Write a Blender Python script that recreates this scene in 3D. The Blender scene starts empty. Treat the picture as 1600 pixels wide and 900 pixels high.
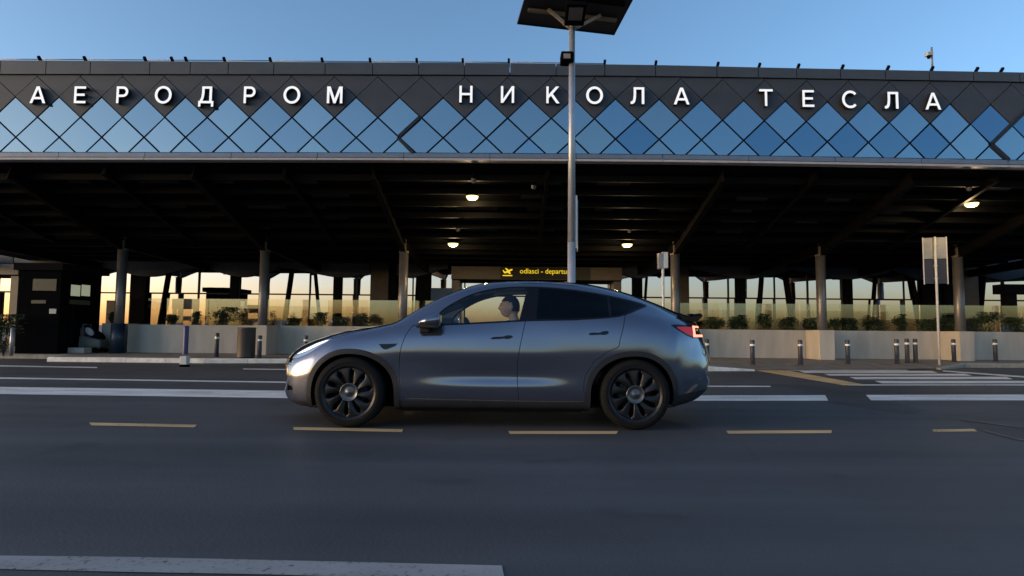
import bpy, bmesh, math, random
import numpy as np
from mathutils import Vector, Matrix
random.seed(7); np.random.seed(7)
PI = math.pi
scene = bpy.context.scene
COL = scene.collection

# ------------------------------------------------------------------ camera
F = 920.0                                   # focal length in pixels of a 1600 wide picture
PITCH = math.atan(62.0 / F); ROLL = math.radians(0.5)
CAM_H = 1.02
cam_data = bpy.data.cameras.new("camera"); cam = bpy.data.objects.new("camera", cam_data)
COL.objects.link(cam)
cam_data.sensor_width = 36.0; cam_data.lens = F / 1600.0 * 36.0
cam_data.clip_start = 0.05; cam_data.clip_end = 6000.0
CAM_M = (Matrix.Translation((0, 0, CAM_H)) @ Matrix.Rotation(PI / 2 + PITCH, 4, 'X') @ Matrix.Rotation(ROLL, 4, 'Z'))
cam.matrix_world = CAM_M
scene.camera = cam

# ------------------------------------------------------------------ sky, sun, exposure
SUN_EL = math.radians(3.0); SUN_AZ = math.radians(254)      # azimuth clockwise from +Y: behind the camera, to the left
world = bpy.data.worlds.new("World"); scene.world = world; world.use_nodes = True
wn = world.node_tree.nodes; wl = world.node_tree.links
sky = wn.new('ShaderNodeTexSky'); sky.sky_type = 'NISHITA'; sky.sun_disc = False
sky.sun_elevation = SUN_EL; sky.sun_rotation = SUN_AZ
sky.altitude = 100; sky.air_density = 0.75; sky.dust_density = 2.0; sky.ozone_density = 2.0
bgn = wn['Background']; bgn.inputs['Strength'].default_value = 0.15
wl.new(sky.outputs['Color'], bgn.inputs['Color'])
sd = bpy.data.lights.new("sun", 'SUN'); sd.energy = 0.42; sd.angle = math.radians(42); sd.color = (1.0, 0.76, 0.56)
sun = bpy.data.objects.new("sun", sd); COL.objects.link(sun)
sun_dir = Vector((math.sin(SUN_AZ) * math.cos(SUN_EL), math.cos(SUN_AZ) * math.cos(SUN_EL), math.sin(SUN_EL)))
sun.rotation_euler = sun_dir.to_track_quat('Z', 'Y').to_euler(); sun.location = (0, 0, 30)
vs = scene.view_settings
vs.view_transform = 'Standard'; vs.look = 'None'; vs.gamma = 1.0; vs.use_curve_mapping = False
vs.exposure = 2.0
scene.render.engine = 'CYCLES'
scene.cycles.max_bounces = 8; scene.cycles.transparent_max_bounces = 16
scene.cycles.caustics_reflective = False; scene.cycles.caustics_refractive = False

# ------------------------------------------------------------------ survey: where a sight line meets a plane of the place
def ray(u, v):
    d = CAM_M.to_3x3() @ Vector(((u - 800.0) / F, -(v - 450.0) / F, -1.0))
    return d.normalized()
def px(u, v, Y):
    d = ray(u, v); t = Y / d.y
    return Vector((d.x * t, Y, CAM_H + d.z * t))
def gp(u, v, z=0.0):
    d = ray(u, v); t = (z - CAM_H) / d.z
    return Vector((d.x * t, d.y * t, z))

# ------------------------------------------------------------------ materials
def new_mat(name):
    m = bpy.data.materials.new(name); m.use_nodes = True
    return m, m.node_tree.nodes, m.node_tree.links, m.node_tree.nodes['Principled BSDF']
def mat(name, c, rough=0.6, metal=0.0, var=0.12, scale=6.0, coat=0.0, bump=0.0, bscale=80.0, spec=0.5, stretch=None, rvar=0.0):
    m, n, l, p = new_mat(name)
    p.inputs['Roughness'].default_value = rough; p.inputs['Metallic'].default_value = metal
    p.inputs['Coat Weight'].default_value = coat; p.inputs['Coat Roughness'].default_value = 0.03
    p.inputs['Specular IOR Level'].default_value = spec
    tc = n.new('ShaderNodeTexCoord'); mp = n.new('ShaderNodeMapping')
    if stretch: mp.inputs['Scale'].default_value = stretch
    l.new(tc.outputs['Object'], mp.inputs['Vector'])
    nz = n.new('ShaderNodeTexNoise'); nz.inputs['Scale'].default_value = scale; nz.inputs['Detail'].default_value = 6
    l.new(mp.outputs[0], nz.inputs['Vector'])
    rp = n.new('ShaderNodeValToRGB')
    rp.color_ramp.elements[0].position = 0.3; rp.color_ramp.elements[1].position = 0.7
    rp.color_ramp.elements[0].color = (*[max(0, x * (1 - var)) for x in c], 1)
    rp.color_ramp.elements[1].color = (*[min(1, x * (1 + var)) for x in c], 1)
    l.new(nz.outputs['Fac'], rp.inputs['Fac']); l.new(rp.outputs['Color'], p.inputs['Base Color'])
    if rvar:
        mr = n.new('ShaderNodeMapRange'); mr.inputs['To Min'].default_value = rough - rvar; mr.inputs['To Max'].default_value = rough + rvar
        l.new(nz.outputs['Fac'], mr.inputs['Value']); l.new(mr.outputs[0], p.inputs['Roughness'])
    if bump:
        n2 = n.new('ShaderNodeTexNoise'); n2.inputs['Scale'].default_value = bscale; n2.inputs['Detail'].default_value = 4
        l.new(mp.outputs[0], n2.inputs['Vector'])
        b = n.new('ShaderNodeBump'); b.inputs['Strength'].default_value = bump; b.inputs['Distance'].default_value = 0.01
        l.new(n2.outputs['Fac'], b.inputs['Height']); l.new(b.outputs[0], p.inputs['Normal'])
    return m
def glass(name, tint, refl=1.0, base=0.0, rough=0.0, ior=1.5):
    """see-through pane: tinted transmission under a Fresnel reflection; refl lifts the reflection of a coated pane"""
    m, n, l, p = new_mat(name); n.remove(p)
    out = n['Material Output']
    tr = n.new('ShaderNodeBsdfTransparent'); tr.inputs['Color'].default_value = (*tint, 1)
    gl = n.new('ShaderNodeBsdfGlossy'); gl.inputs['Roughness'].default_value = rough; gl.inputs['Color'].default_value = (0.92, 0.95, 0.97, 1)
    fr = n.new('ShaderNodeFresnel'); fr.inputs['IOR'].default_value = ior
    ma = n.new('ShaderNodeMath'); ma.operation = 'MULTIPLY_ADD'; ma.use_clamp = True
    ma.inputs[1].default_value = refl; ma.inputs[2].default_value = base
    mx = n.new('ShaderNodeMixShader')
    l.new(fr.outputs[0], ma.inputs[0]); l.new(ma.outputs[0], mx.inputs[0])
    l.new(tr.outputs[0], mx.inputs[1]); l.new(gl.outputs[0], mx.inputs[2]); l.new(mx.outputs[0], out.inputs['Surface'])
    return m
def mirror_glass(name, tint, refl, back, rough=0.01, bump=0.02):
    """coated facade glass: reflects the sky, dark room behind"""
    m, n, l, p = new_mat(name); n.remove(p)
    out = n['Material Output']
    df = n.new('ShaderNodeBsdfDiffuse'); df.inputs['Color'].default_value = (*back, 1)
    gl = n.new('ShaderNodeBsdfGlossy'); gl.inputs['Roughness'].default_value = rough; gl.inputs['Color'].default_value = (*tint, 1)
    tc = n.new('ShaderNodeTexCoord'); nz = n.new('ShaderNodeTexNoise'); nz.inputs['Scale'].default_value = 1.3; nz.inputs['Detail'].default_value = 1
    l.new(tc.outputs['Object'], nz.inputs['Vector'])
    b = n.new('ShaderNodeBump'); b.inputs['Strength'].default_value = bump; b.inputs['Distance'].default_value = 0.05
    l.new(nz.outputs['Fac'], b.inputs['Height']); l.new(b.outputs[0], gl.inputs['Normal'])
    mx = n.new('ShaderNodeMixShader'); mx.inputs[0].default_value = refl
    l.new(df.outputs[0], mx.inputs[1]); l.new(gl.outputs[0], mx.inputs[2]); l.new(mx.outputs[0], out.inputs['Surface'])
    return m
def emit(name, c, s, base=(0.8, 0.8, 0.8)):
    m, n, l, p = new_mat(name)
    p.inputs['Base Color'].default_value = (*base, 1); p.inputs['Emission Color'].default_value = (*c, 1)
    p.inputs['Emission Strength'].default_value = s
    return m

def asphalt_mat(name, c, wear=0.35):
    m, n, l, p = new_mat(name)
    p.inputs['Roughness'].default_value = 0.62; p.inputs['Specular IOR Level'].default_value = 0.4
    tc = n.new('ShaderNodeTexCoord')
    def noise(scale, detail, sx=1.0, sy=1.0):
        mp = n.new('ShaderNodeMapping'); mp.inputs['Scale'].default_value = (sx, sy, 1)
        l.new(tc.outputs['Object'], mp.inputs['Vector'])
        z = n.new('ShaderNodeTexNoise'); z.inputs['Scale'].default_value = scale; z.inputs['Detail'].default_value = detail
        l.new(mp.outputs[0], z.inputs['Vector']); return z
    big = noise(0.35, 5); streak = noise(1.1, 4, 0.12, 1.6); fine = noise(160, 2); grit = noise(45, 3)
    def mix(a, b, f, mode='MIX'):
        x = n.new('ShaderNodeMix'); x.data_type = 'RGBA'; x.blend_type = mode
        for s, val in ((6, a), (7, b)):
            if isinstance(val, tuple): x.inputs[s].default_value = (*val, 1)
            else: l.new(val, x.inputs[s])
        if isinstance(f, float): x.inputs[0].default_value = f
        else: l.new(f, x.inputs[0])
        return x.outputs[2]
    lo = tuple(k * (1 - wear) for k in c); hi = tuple(k * (1 + wear) for k in c)
    r1 = n.new('ShaderNodeMapRange'); r1.inputs['From Min'].default_value = 0.35; r1.inputs['From Max'].default_value = 0.65
    l.new(big.outputs['Fac'], r1.inputs['Value'])
    a = mix(lo, hi, r1.outputs[0])
    r2 = n.new('ShaderNodeMapRange'); r2.inputs['From Min'].default_value = 0.35; r2.inputs['From Max'].default_value = 0.7
    l.new(streak.outputs['Fac'], r2.inputs['Value'])
    b = mix(lo, hi, r2.outputs[0])
    cc = mix(a, b, 0.55)
    r3 = n.new('ShaderNodeMapRange'); r3.inputs['From Min'].default_value = 0.3; r3.inputs['From Max'].default_value = 0.7
    r3.inputs['To Min'].default_value = 0.75; r3.inputs['To Max'].default_value = 1.3
    l.new(fine.outputs['Fac'], r3.inputs['Value'])
    vo = n.new('ShaderNodeTexVoronoi'); vo.feature = 'DISTANCE_TO_EDGE'; vo.inputs['Scale'].default_value = .42
    wp = n.new('ShaderNodeMix'); wp.data_type = 'VECTOR'; wp.inputs[0].default_value = .12; l.new(tc.outputs['Object'], wp.inputs[4]); l.new(noise(1.5, 5).outputs['Color'], wp.inputs[5]); l.new(wp.outputs[1], vo.inputs['Vector'])
    ck = n.new('ShaderNodeMapRange'); ck.inputs['From Min'].default_value = .004; ck.inputs['From Max'].default_value = .011; ck.inputs['To Min'].default_value = .88
    l.new(vo.outputs['Distance'], ck.inputs['Value'])
    where = n.new('ShaderNodeMapRange'); where.inputs['From Min'].default_value = .5; where.inputs['From Max'].default_value = .58; l.new(noise(.22, 2).outputs['Fac'], where.inputs['Value'])
    one = n.new('ShaderNodeMix'); one.data_type = 'FLOAT'; one.inputs[2].default_value = 1.0; l.new(where.outputs[0], one.inputs[0]); l.new(ck.outputs[0], one.inputs[3])
    oil = n.new('ShaderNodeMapRange'); oil.inputs['From Min'].default_value = .62; oil.inputs['From Max'].default_value = .72; oil.inputs['To Min'].default_value = 1; oil.inputs['To Max'].default_value = .7
    l.new(noise(1.7, 3, .7, 1.0).outputs['Fac'], oil.inputs['Value'])
    m1 = n.new('ShaderNodeMath'); m1.operation = 'MULTIPLY'; l.new(one.outputs[0], m1.inputs[0]); l.new(oil.outputs[0], m1.inputs[1])
    m2 = n.new('ShaderNodeMath'); m2.operation = 'MULTIPLY'; l.new(m1.outputs[0], m2.inputs[0]); l.new(r3.outputs[0], m2.inputs[1])
    hs = n.new('ShaderNodeHueSaturation'); l.new(m2.outputs[0], hs.inputs['Value']); l.new(cc, hs.inputs['Color'])
    l.new(hs.outputs['Color'], p.inputs['Base Color'])
    bp = n.new('ShaderNodeBump'); bp.inputs['Strength'].default_value = 0.3; bp.inputs['Distance'].default_value = 0.006
    l.new(grit.outputs['Fac'], bp.inputs['Height']); l.new(bp.outputs[0], p.inputs['Normal'])
    return m
def paint_mark(name, c, wear=0.35):
    """road paint; where it has worn off, the asphalt under it shows"""
    m, n, l, p = new_mat(name); p.inputs['Roughness'].default_value = 0.65; p.inputs['Specular IOR Level'].default_value = 0.3
    tc = n.new('ShaderNodeTexCoord')
    def nz(scale, detail, stretch=(1, 1, 1), rough=.65):
        mp = n.new('ShaderNodeMapping'); mp.inputs['Scale'].default_value = stretch; l.new(tc.outputs['Object'], mp.inputs['Vector'])
        z = n.new('ShaderNodeTexNoise'); z.inputs['Scale'].default_value = scale; z.inputs['Detail'].default_value = detail; z.inputs['Roughness'].default_value = rough
        l.new(mp.outputs[0], z.inputs['Vector']); return z
    big = nz(1.6, 5, (.5, 1.5, 1)); fine = nz(34, 6)
    rp = n.new('ShaderNodeValToRGB'); rp.color_ramp.elements[0].position = 0.3; rp.color_ramp.elements[1].position = 0.62
    rp.color_ramp.elements[0].color = (*[x * .68 for x in c], 1); rp.color_ramp.elements[1].color = (*c, 1)
    l.new(big.outputs['Fac'], rp.inputs['Fac']); l.new(rp.outputs['Color'], p.inputs['Base Color'])
    ad = n.new('ShaderNodeMath'); ad.operation = 'MULTIPLY_ADD'; ad.inputs[1].default_value = .55
    l.new(big.outputs['Fac'], ad.inputs[0]); l.new(fine.outputs['Fac'], ad.inputs[2])
    mr = n.new('ShaderNodeMapRange'); mr.inputs['From Min'].default_value = .50 + .12 * wear; mr.inputs['From Max'].default_value = .62 + .25 * wear
    mr.inputs['To Min'].default_value = 1 - min(1, wear * 1.8); mr.inputs['To Max'].default_value = 1
    l.new(ad.outputs[0], mr.inputs['Value']); l.new(mr.outputs[0], p.inputs['Alpha'])
    return m

M = dict(
    asphalt=asphalt_mat('asphalt', (0.066, 0.065, 0.068)), patch=asphalt_mat('asphalt_patch', (0.052, 0.050, 0.051)),
    paving=mat('paving', (0.24, 0.205, 0.175), 0.8, var=0.25, scale=3, bump=0.3),
    white_mark=paint_mark('white_mark', (0.84, 0.79, 0.73)), worn_mark=paint_mark('worn_mark', (0.34, 0.33, 0.32), .4), yellow_mark=paint_mark('yellow_mark', (0.76, 0.50, 0.24), 0.3),
    kerb=mat('kerb', (0.74, 0.70, 0.65), 0.75, var=0.25, scale=4), kerb_grey=mat('kerb_grey', (0.32, 0.29, 0.25), 0.8, var=0.2),
    fascia=mat('fascia', (0.048, 0.051, 0.062), 0.5, var=0.15, scale=2.0, spec=0.4), cap=mat('cap', (0.055, 0.06, 0.07), 0.45, var=0.12, scale=1.5),
    joint=mat('joint', (0.025, 0.032, 0.045), 0.6, spec=0.2), trim=mat('trim', (0.16, 0.19, 0.25), 0.4, metal=0.3, var=0.08), lip=mat('lip', (0.42, 0.38, 0.37), 0.45, var=0.08),
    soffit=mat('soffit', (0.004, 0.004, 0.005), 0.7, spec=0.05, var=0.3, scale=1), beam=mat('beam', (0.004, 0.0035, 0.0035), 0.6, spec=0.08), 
    column=mat('column', (0.17, 0.155, 0.15), 0.4, metal=0.5, var=0.08), sleeve=mat('sleeve', (0.014, 0.028, 0.055), 0.4),
    concrete=mat('concrete', (0.50, 0.45, 0.395), 0.8, var=0.16, scale=1.6, bump=0.15, bscale=30, stretch=(1.6, 1.6, .35)), brown=mat('brown', (0.10, 0.075, 0.055), 0.55, spec=0.2),
    dark=mat('dark', (0.008, 0.008, 0.010), 0.8, spec=0.02), mullion=mat('mullion', (0.02, 0.021, 0.024), 0.5, spec=0.2), bronze=mat('bronze', (0.19, 0.15, 0.11), 0.5, var=0.1),
    valance=mat('valance', (0.10, 0.12, 0.16), 0.5), black=mat('black', (0.006, 0.006, 0.007), 0.9, spec=0.0), blackgloss=mat('blackgloss', (0.006, 0.006, 0.008), 0.1, spec=0.3),
    pole=mat('pole', (0.42, 0.42, 0.45), 0.4, metal=0.5, var=0.06), whitepost=mat('whitepost', (0.62, 0.6, 0.58), 0.5, var=0.08), signback=mat('signback', (0.30, 0.29, 0.29), 0.5, metal=0.3, var=0.08),
    signdark=mat('signdark', (0.025, 0.025, 0.045), 0.5), bollard=mat('bollard', (0.038, 0.036, 0.042), 0.5), band=mat('band', (0.8, 0.8, 0.8), 0.4),
    trench=mat('trench', (0.13, 0.115, 0.08), 0.8, var=0.4), signboard=mat('signboard', (0.035, 0.028, 0.012), 0.5), bin=mat('bin', (0.06, 0.045, 0.04), 0.55, var=0.25, scale=9, stretch=(6, 6, .3)), bluepost=mat('bluepost', (0.035, 0.035, 0.13), 0.45),
    leaf=mat('leaf', (0.030, 0.048, 0.016), 0.6, var=0.5, scale=14), leaf2=mat('leaf2', (0.045, 0.058, 0.022), 0.6, var=0.5, scale=14), stem=mat('stem', (0.06, 0.045, 0.03), 0.8),
    soil=mat('soil', (0.05, 0.04, 0.03), 0.9),
    paint=mat('car_paint', (0.168, 0.178, 0.232), 0.15, metal=0.85, var=0.03, scale=3, coat=1.0),
    tyre=mat('tyre', (0.010, 0.010, 0.011), 0.8, bump=0.1, spec=0.15), rim=mat('rim', (0.028, 0.028, 0.032), 0.38, metal=0.7, var=0.05), hub=mat('hub', (0.13, 0.13, 0.135), 0.3, metal=0.8, var=0.05),
    brake=mat('brake', (0.012, 0.011, 0.011), 0.5, metal=0.6), clad=mat('cladding', (0.022, 0.022, 0.026), 0.55, spec=0.3),
    interior=mat('interior', (0.20, 0.215, 0.225), 0.7), headliner=mat('headliner', (0.62, 0.64, 0.65), 0.8), seat=mat('seat_leather', (0.025, 0.025, 0.028), 0.5, bump=0.1),
    skin=mat('skin', (0.78, 0.46, 0.33), 0.5, var=0.08, scale=20), hair=mat('hair', (0.012, 0.009, 0.008), 0.5, bump=0.4, bscale=200), cloth=mat('cloth', (0.012, 0.02, 0.03), 0.85, bump=0.3, bscale=150),
    lens=mat('headlight_lens', (0.5, 0.55, 0.6), 0.08, metal=0.6, coat=1.0), chrome=mat('chrome', (0.7, 0.7, 0.72), 0.12, metal=1.0),
    redlens=emit('red_lens', (1.0, 0.03, 0.05), 0.0595, (0.16, 0.01, 0.014)), redlit=emit('red_lit', (1.0, 0.20, 0.12), 0.8821, (0.5, 0.05, 0.04)),
    drl=emit('daytime_light', (0.85, 0.95, 1.0), 0.5212), amber=emit('amber_light', (1.0, 0.6, 0.2), 0.3206),
    lampglow=emit('lamp_glow', (1.0, 0.74, 0.26), 0.6736), lampoff=mat('lamp_off', (0.14, 0.13, 0.12), 0.5), yellow_lit=emit('yellow_lit', (1.0, 0.68, 0.03), 0.2164, (0.5, 0.35, 0.02)),
    letter=emit('letter_white', (0.95, 0.97, 1.0), 0.1403, (0.85, 0.85, 0.86)), letter_side=mat('letter_side', (0.012, 0.012, 0.014), 0.5),
    navy=mat('navy', (0.02, 0.05, 0.11), 0.5), dimgreen=emit('dim_window', (0.55, 0.6, 0.3), 0.002, (0.006, 0.008, 0.003)), paleglass=emit('pale_window', (0.6, 0.65, 0.45), 0.1002, (0.2, 0.22, 0.16)),
    paper=mat('paper', (0.45, 0.45, 0.43), 0.7), solar=mat('solar_back', (0.012, 0.012, 0.02), 0.5), bracket=mat('bracket_metal', (0.3, 0.24, 0.17), 0.5, metal=0.3),
    bag=mat('bag', (0.09, 0.07, 0.075), 0.8, bump=0.3), greyplastic=mat('grey_plastic', (0.13, 0.135, 0.12), 0.5), bundle=mat('bundle', (0.4, 0.4, 0.43), 0.8),
)
M['winglass'] = mirror_glass('terminal_glass', (0.96, 0.80, 0.84), 0.92, (0.015, 0.015, 0.016))
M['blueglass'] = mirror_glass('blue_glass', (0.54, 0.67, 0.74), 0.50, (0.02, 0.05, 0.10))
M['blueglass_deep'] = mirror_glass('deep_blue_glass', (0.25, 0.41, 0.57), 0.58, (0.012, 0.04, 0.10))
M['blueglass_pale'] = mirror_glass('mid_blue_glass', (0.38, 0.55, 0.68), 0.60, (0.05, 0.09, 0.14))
M['balglass'] = glass('balustrade_glass', (0.92, 0.91, 0.86), 1.0, 0.16)
M['carglass'] = glass('car_glass', (0.92, 0.97, 0.95), 0.8, 0.02)
M['privacy'] = glass('privacy_glass', (0.02, 0.025, 0.035), 0.55, 0.0)
M['roofglass'] = glass('roof_glass', (0.38, 0.40, 0.43), 1.0, 0.02)

# ------------------------------------------------------------------ object helpers
def link(name, data, parent=None):
    o = bpy.data.objects.new(name, data); COL.objects.link(o)
    if parent is not None: o.parent = parent
    return o
def mesh_obj(name, verts, faces, m, parent=None, smooth=False, kind=None):
    me = bpy.data.meshes.new(name); me.from_pydata([tuple(v) for v in verts], [], [tuple(f) for f in faces]); me.update()
    for x in (m if isinstance(m, (list, tuple)) else [m]): me.materials.append(x)
    if smooth: me.polygons.foreach_set('use_smooth', [True] * len(me.polygons))
    o = link(name, me, parent)
    if kind: o['kind'] = kind
    return o
def bm_obj(name, bm, m, parent=None, smooth=False, kind=None):
    me = bpy.data.meshes.new(name); bm.normal_update(); bm.to_mesh(me); bm.free()
    for x in (m if isinstance(m, (list, tuple)) else [m]): me.materials.append(x)
    if smooth: me.polygons.foreach_set('use_smooth', [True] * len(me.polygons))
    o = link(name, me, parent)
    if kind: o['kind'] = kind
    return o
def tag(o, label, cat, group=None):
    o['label'] = label; o['category'] = cat
    if group: o['group'] = group
    return o
def thing(name, label, cat, loc=(0, 0, 0), group=None, rz=0.0):
    o = link(name, None); o.location = loc; o.rotation_euler = (0, 0, rz)
    return tag(o, label, cat, group)
def copy_tree(o, parent=None):
    c = o.copy(); COL.objects.link(c)
    if parent is not None: c.parent = parent
    for ch in list(o.children): copy_tree(ch, c)
    return c
def add_box(bm, lo, hi, bevel=0.0, rot=None, at=None):
    """a box; rot/at turn and move it"""
    lo = Vector(lo); hi = Vector(hi)
    vs_ = [bm.verts.new((x, y, z)) for x in (lo.x, hi.x) for y in (lo.y, hi.y) for z in (lo.z, hi.z)]
    fs = [bm.faces.new([vs_[i] for i in f]) for f in ((0, 1, 3, 2), (4, 6, 7, 5), (0, 4, 5, 1), (2, 3, 7, 6), (0, 2, 6, 4), (1, 5, 7, 3))]
    if bevel > 0:
        es = list({e for f in fs for e in f.edges})
        r = bmesh.ops.bevel(bm, geom=es, offset=bevel, segments=2, affect='EDGES', profile=0.6)
        vs_ = list({v for f in r['faces'] for v in f.verts} | {v for v in vs_ if v.is_valid})
    if rot is not None: bmesh.ops.transform(bm, matrix=rot.to_4x4(), verts=vs_)
    if at is not None: bmesh.ops.translate(bm, vec=Vector(at), verts=vs_)
    return vs_
def box(name, lo, hi, m, parent=None, bevel=0.0, kind=None):
    bm = bmesh.new(); add_box(bm, lo, hi, bevel)
    return bm_obj(name, bm, m, parent, False, kind)
def add_tube(bm, a, b, r0, r1=None, n=12, caps=True):
    a = Vector(a); b = Vector(b); r1 = r0 if r1 is None else r1
    d = (b - a).normalized(); s = d.orthogonal().normalized(); t = d.cross(s)
    ra = [bm.verts.new(a + (s * math.cos(2 * PI * k / n) + t * math.sin(2 * PI * k / n)) * r0) for k in range(n)]
    rb = [bm.verts.new(b + (s * math.cos(2 * PI * k / n) + t * math.sin(2 * PI * k / n)) * r1) for k in range(n)]
    for k in range(n):
        f = bm.faces.new((ra[k], ra[(k + 1) % n], rb[(k + 1) % n], rb[k])); f.smooth = True
    if caps: bm.faces.new(list(reversed(ra))); bm.faces.new(rb)
def tube(name, a, b, r0, m, parent=None, r1=None, n=14):
    bm = bmesh.new(); add_tube(bm, a, b, r0, r1, n)
    return bm_obj(name, bm, m, parent)
def add_bar(bm, a, b, w, h):
    """a rectangular bar from a to b, w wide, h deep"""
    a = Vector(a); b = Vector(b); d = (b - a).normalized()
    up = Vector((0, 0, 1)) if abs(d.z) < 0.95 else Vector((0, 1, 0))
    s = d.cross(up).normalized(); t = s.cross(d)
    q = [(-1, -1), (1, -1), (1, 1), (-1, 1)]
    ra = [bm.verts.new(a + s * (i * w / 2) + t * (j * h / 2)) for i, j in q]
    rb = [bm.verts.new(b + s * (i * w / 2) + t * (j * h / 2)) for i, j in q]
    for k in range(4): bm.faces.new((ra[k], ra[(k + 1) % 4], rb[(k + 1) % 4], rb[k]))
    bm.faces.new(list(reversed(ra))); bm.faces.new(rb)
def bar(name, a, b, w, h, m, parent=None):
    bm = bmesh.new(); add_bar(bm, a, b, w, h)
    return bm_obj(name, bm, m, parent)
def lathe(bm, prof, n=32, axis='Z', at=(0, 0, 0), smooth=True):
    """prof: (radius, height) pairs turned round the axis"""
    rings = []
    for r, h in prof:
        ring = []
        for k in range(n):
            c, s = math.cos(2 * PI * k / n) * r, math.sin(2 * PI * k / n) * r
            p = (c, s, h) if axis == 'Z' else (c, h, s)
            ring.append(bm.verts.new(Vector(p) + Vector(at)))
        rings.append(ring)
    for a, b in zip(rings, rings[1:]):
        for k in range(n):
            f = bm.faces.new((a[k], a[(k + 1) % n], b[(k + 1) % n], b[k])); f.smooth = smooth
    return rings
def sheet(name, pts, m, parent=None, kind=None):
    return mesh_obj(name, pts, [tuple(range(len(pts)))], m, parent, False, kind)
def prism_xz(name, poly, y0, y1, m, parent=None, side=None):
    """plate with outline poly (X,Z) between y0 (front) and y1"""
    n = len(poly)
    vs_ = [(x, y0, z) for x, z in poly] + [(x, y1, z) for x, z in poly]
    fs = [tuple(range(n)), tuple(range(2 * n - 1, n - 1, -1))] + [(i, i + n, (i + 1) % n + n, (i + 1) % n) for i in range(n)]
    o = mesh_obj(name, vs_, fs, m, parent)
    bm = bmesh.new(); bm.from_mesh(o.data); bmesh.ops.recalc_face_normals(bm, faces=bm.faces); bm.to_mesh(o.data); bm.free()
    return o
def inset(poly, g):
    """shrink a convex (X,Z) outline by g"""
    n = len(poly); cx = sum(p[0] for p in poly) / n; cz = sum(p[1] for p in poly) / n
    lines = []
    for i in range(n):
        a = Vector(poly[i]); b = Vector(poly[(i + 1) % n]); d = (b - a).normalized(); nn = Vector((-d.y, d.x))
        if nn.dot(Vector((cx, cz)) - a) < 0: nn = -nn
        lines.append((a + nn * g, d))
    out = []
    for i in range(n):
        p, d = lines[i - 1]; q, e = lines[i]
        den = d.x * e.y - d.y * e.x
        t = ((q.x - p.x) * e.y - (q.y - p.y) * e.x) / den
        out.append((p.x + d.x * t, p.y + d.y * t))
    return out
from mathutils.geometry import tessellate_polygon
def inside(p, l):
    c = False
    for a, b in zip(l, l[1:] + l[:1]):
        if (a.y > p.y) != (b.y > p.y) and p.x < a.x + (p.y - a.y) / (b.y - a.y) * (b.x - a.x): c = not c
    return c
def glyph_mesh(lps, s, cx, cy, depth, mats):
    """strokes that overlap in the outline are set 2 mm apart in depth"""
    vs_, fs, mi = [], [], []
    solids = [l for l, h in lps if not h]; holes = [l for l, h in lps if h]
    for q, sol in enumerate(sorted(solids, key=lambda l: -len(l))):
        group = [sol] + [h for h in holes if inside(h[0], sol) and sum(inside(p, sol) for p in h) > len(h) * .8]
        pts = [p for l in group for p in l]; N = len(pts); b0 = len(vs_)
        for y in (-depth + .002 * q, .0): vs_ += [((p.x - cx) * s, y, (p.y - cy) * s) for p in pts]
        for t in tessellate_polygon([[Vector((p.x, p.y, 0)) for p in l] for l in group]):
            a, b, c = (pts[k] for k in t)
            t = tuple(t) if (b - a).cross(c - a) > 0 else tuple(t)[::-1]
            fs.append(tuple(b0 + k for k in t)); mi.append(0)
        k = b0
        for l in group:
            n = len(l)
            for i in range(n): fs.append((k + i, k + i + N, k + (i + 1) % n + N, k + (i + 1) % n)); mi.append(1)
            k += n
    me = bpy.data.meshes.new('letter'); me.from_pydata(vs_, [], fs); me.update()
    for m in mats: me.materials.append(m)
    me.polygons.foreach_set('material_index', mi)
    return me
def arc(cx, cy, rx, ry, a0, a1, n=14):
    return [(cx + rx * math.cos(math.radians(a0 + (a1 - a0) * k / n)), cy + ry * math.sin(math.radians(a0 + (a1 - a0) * k / n))) for k in range(n + 1)]
q = .135
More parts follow.
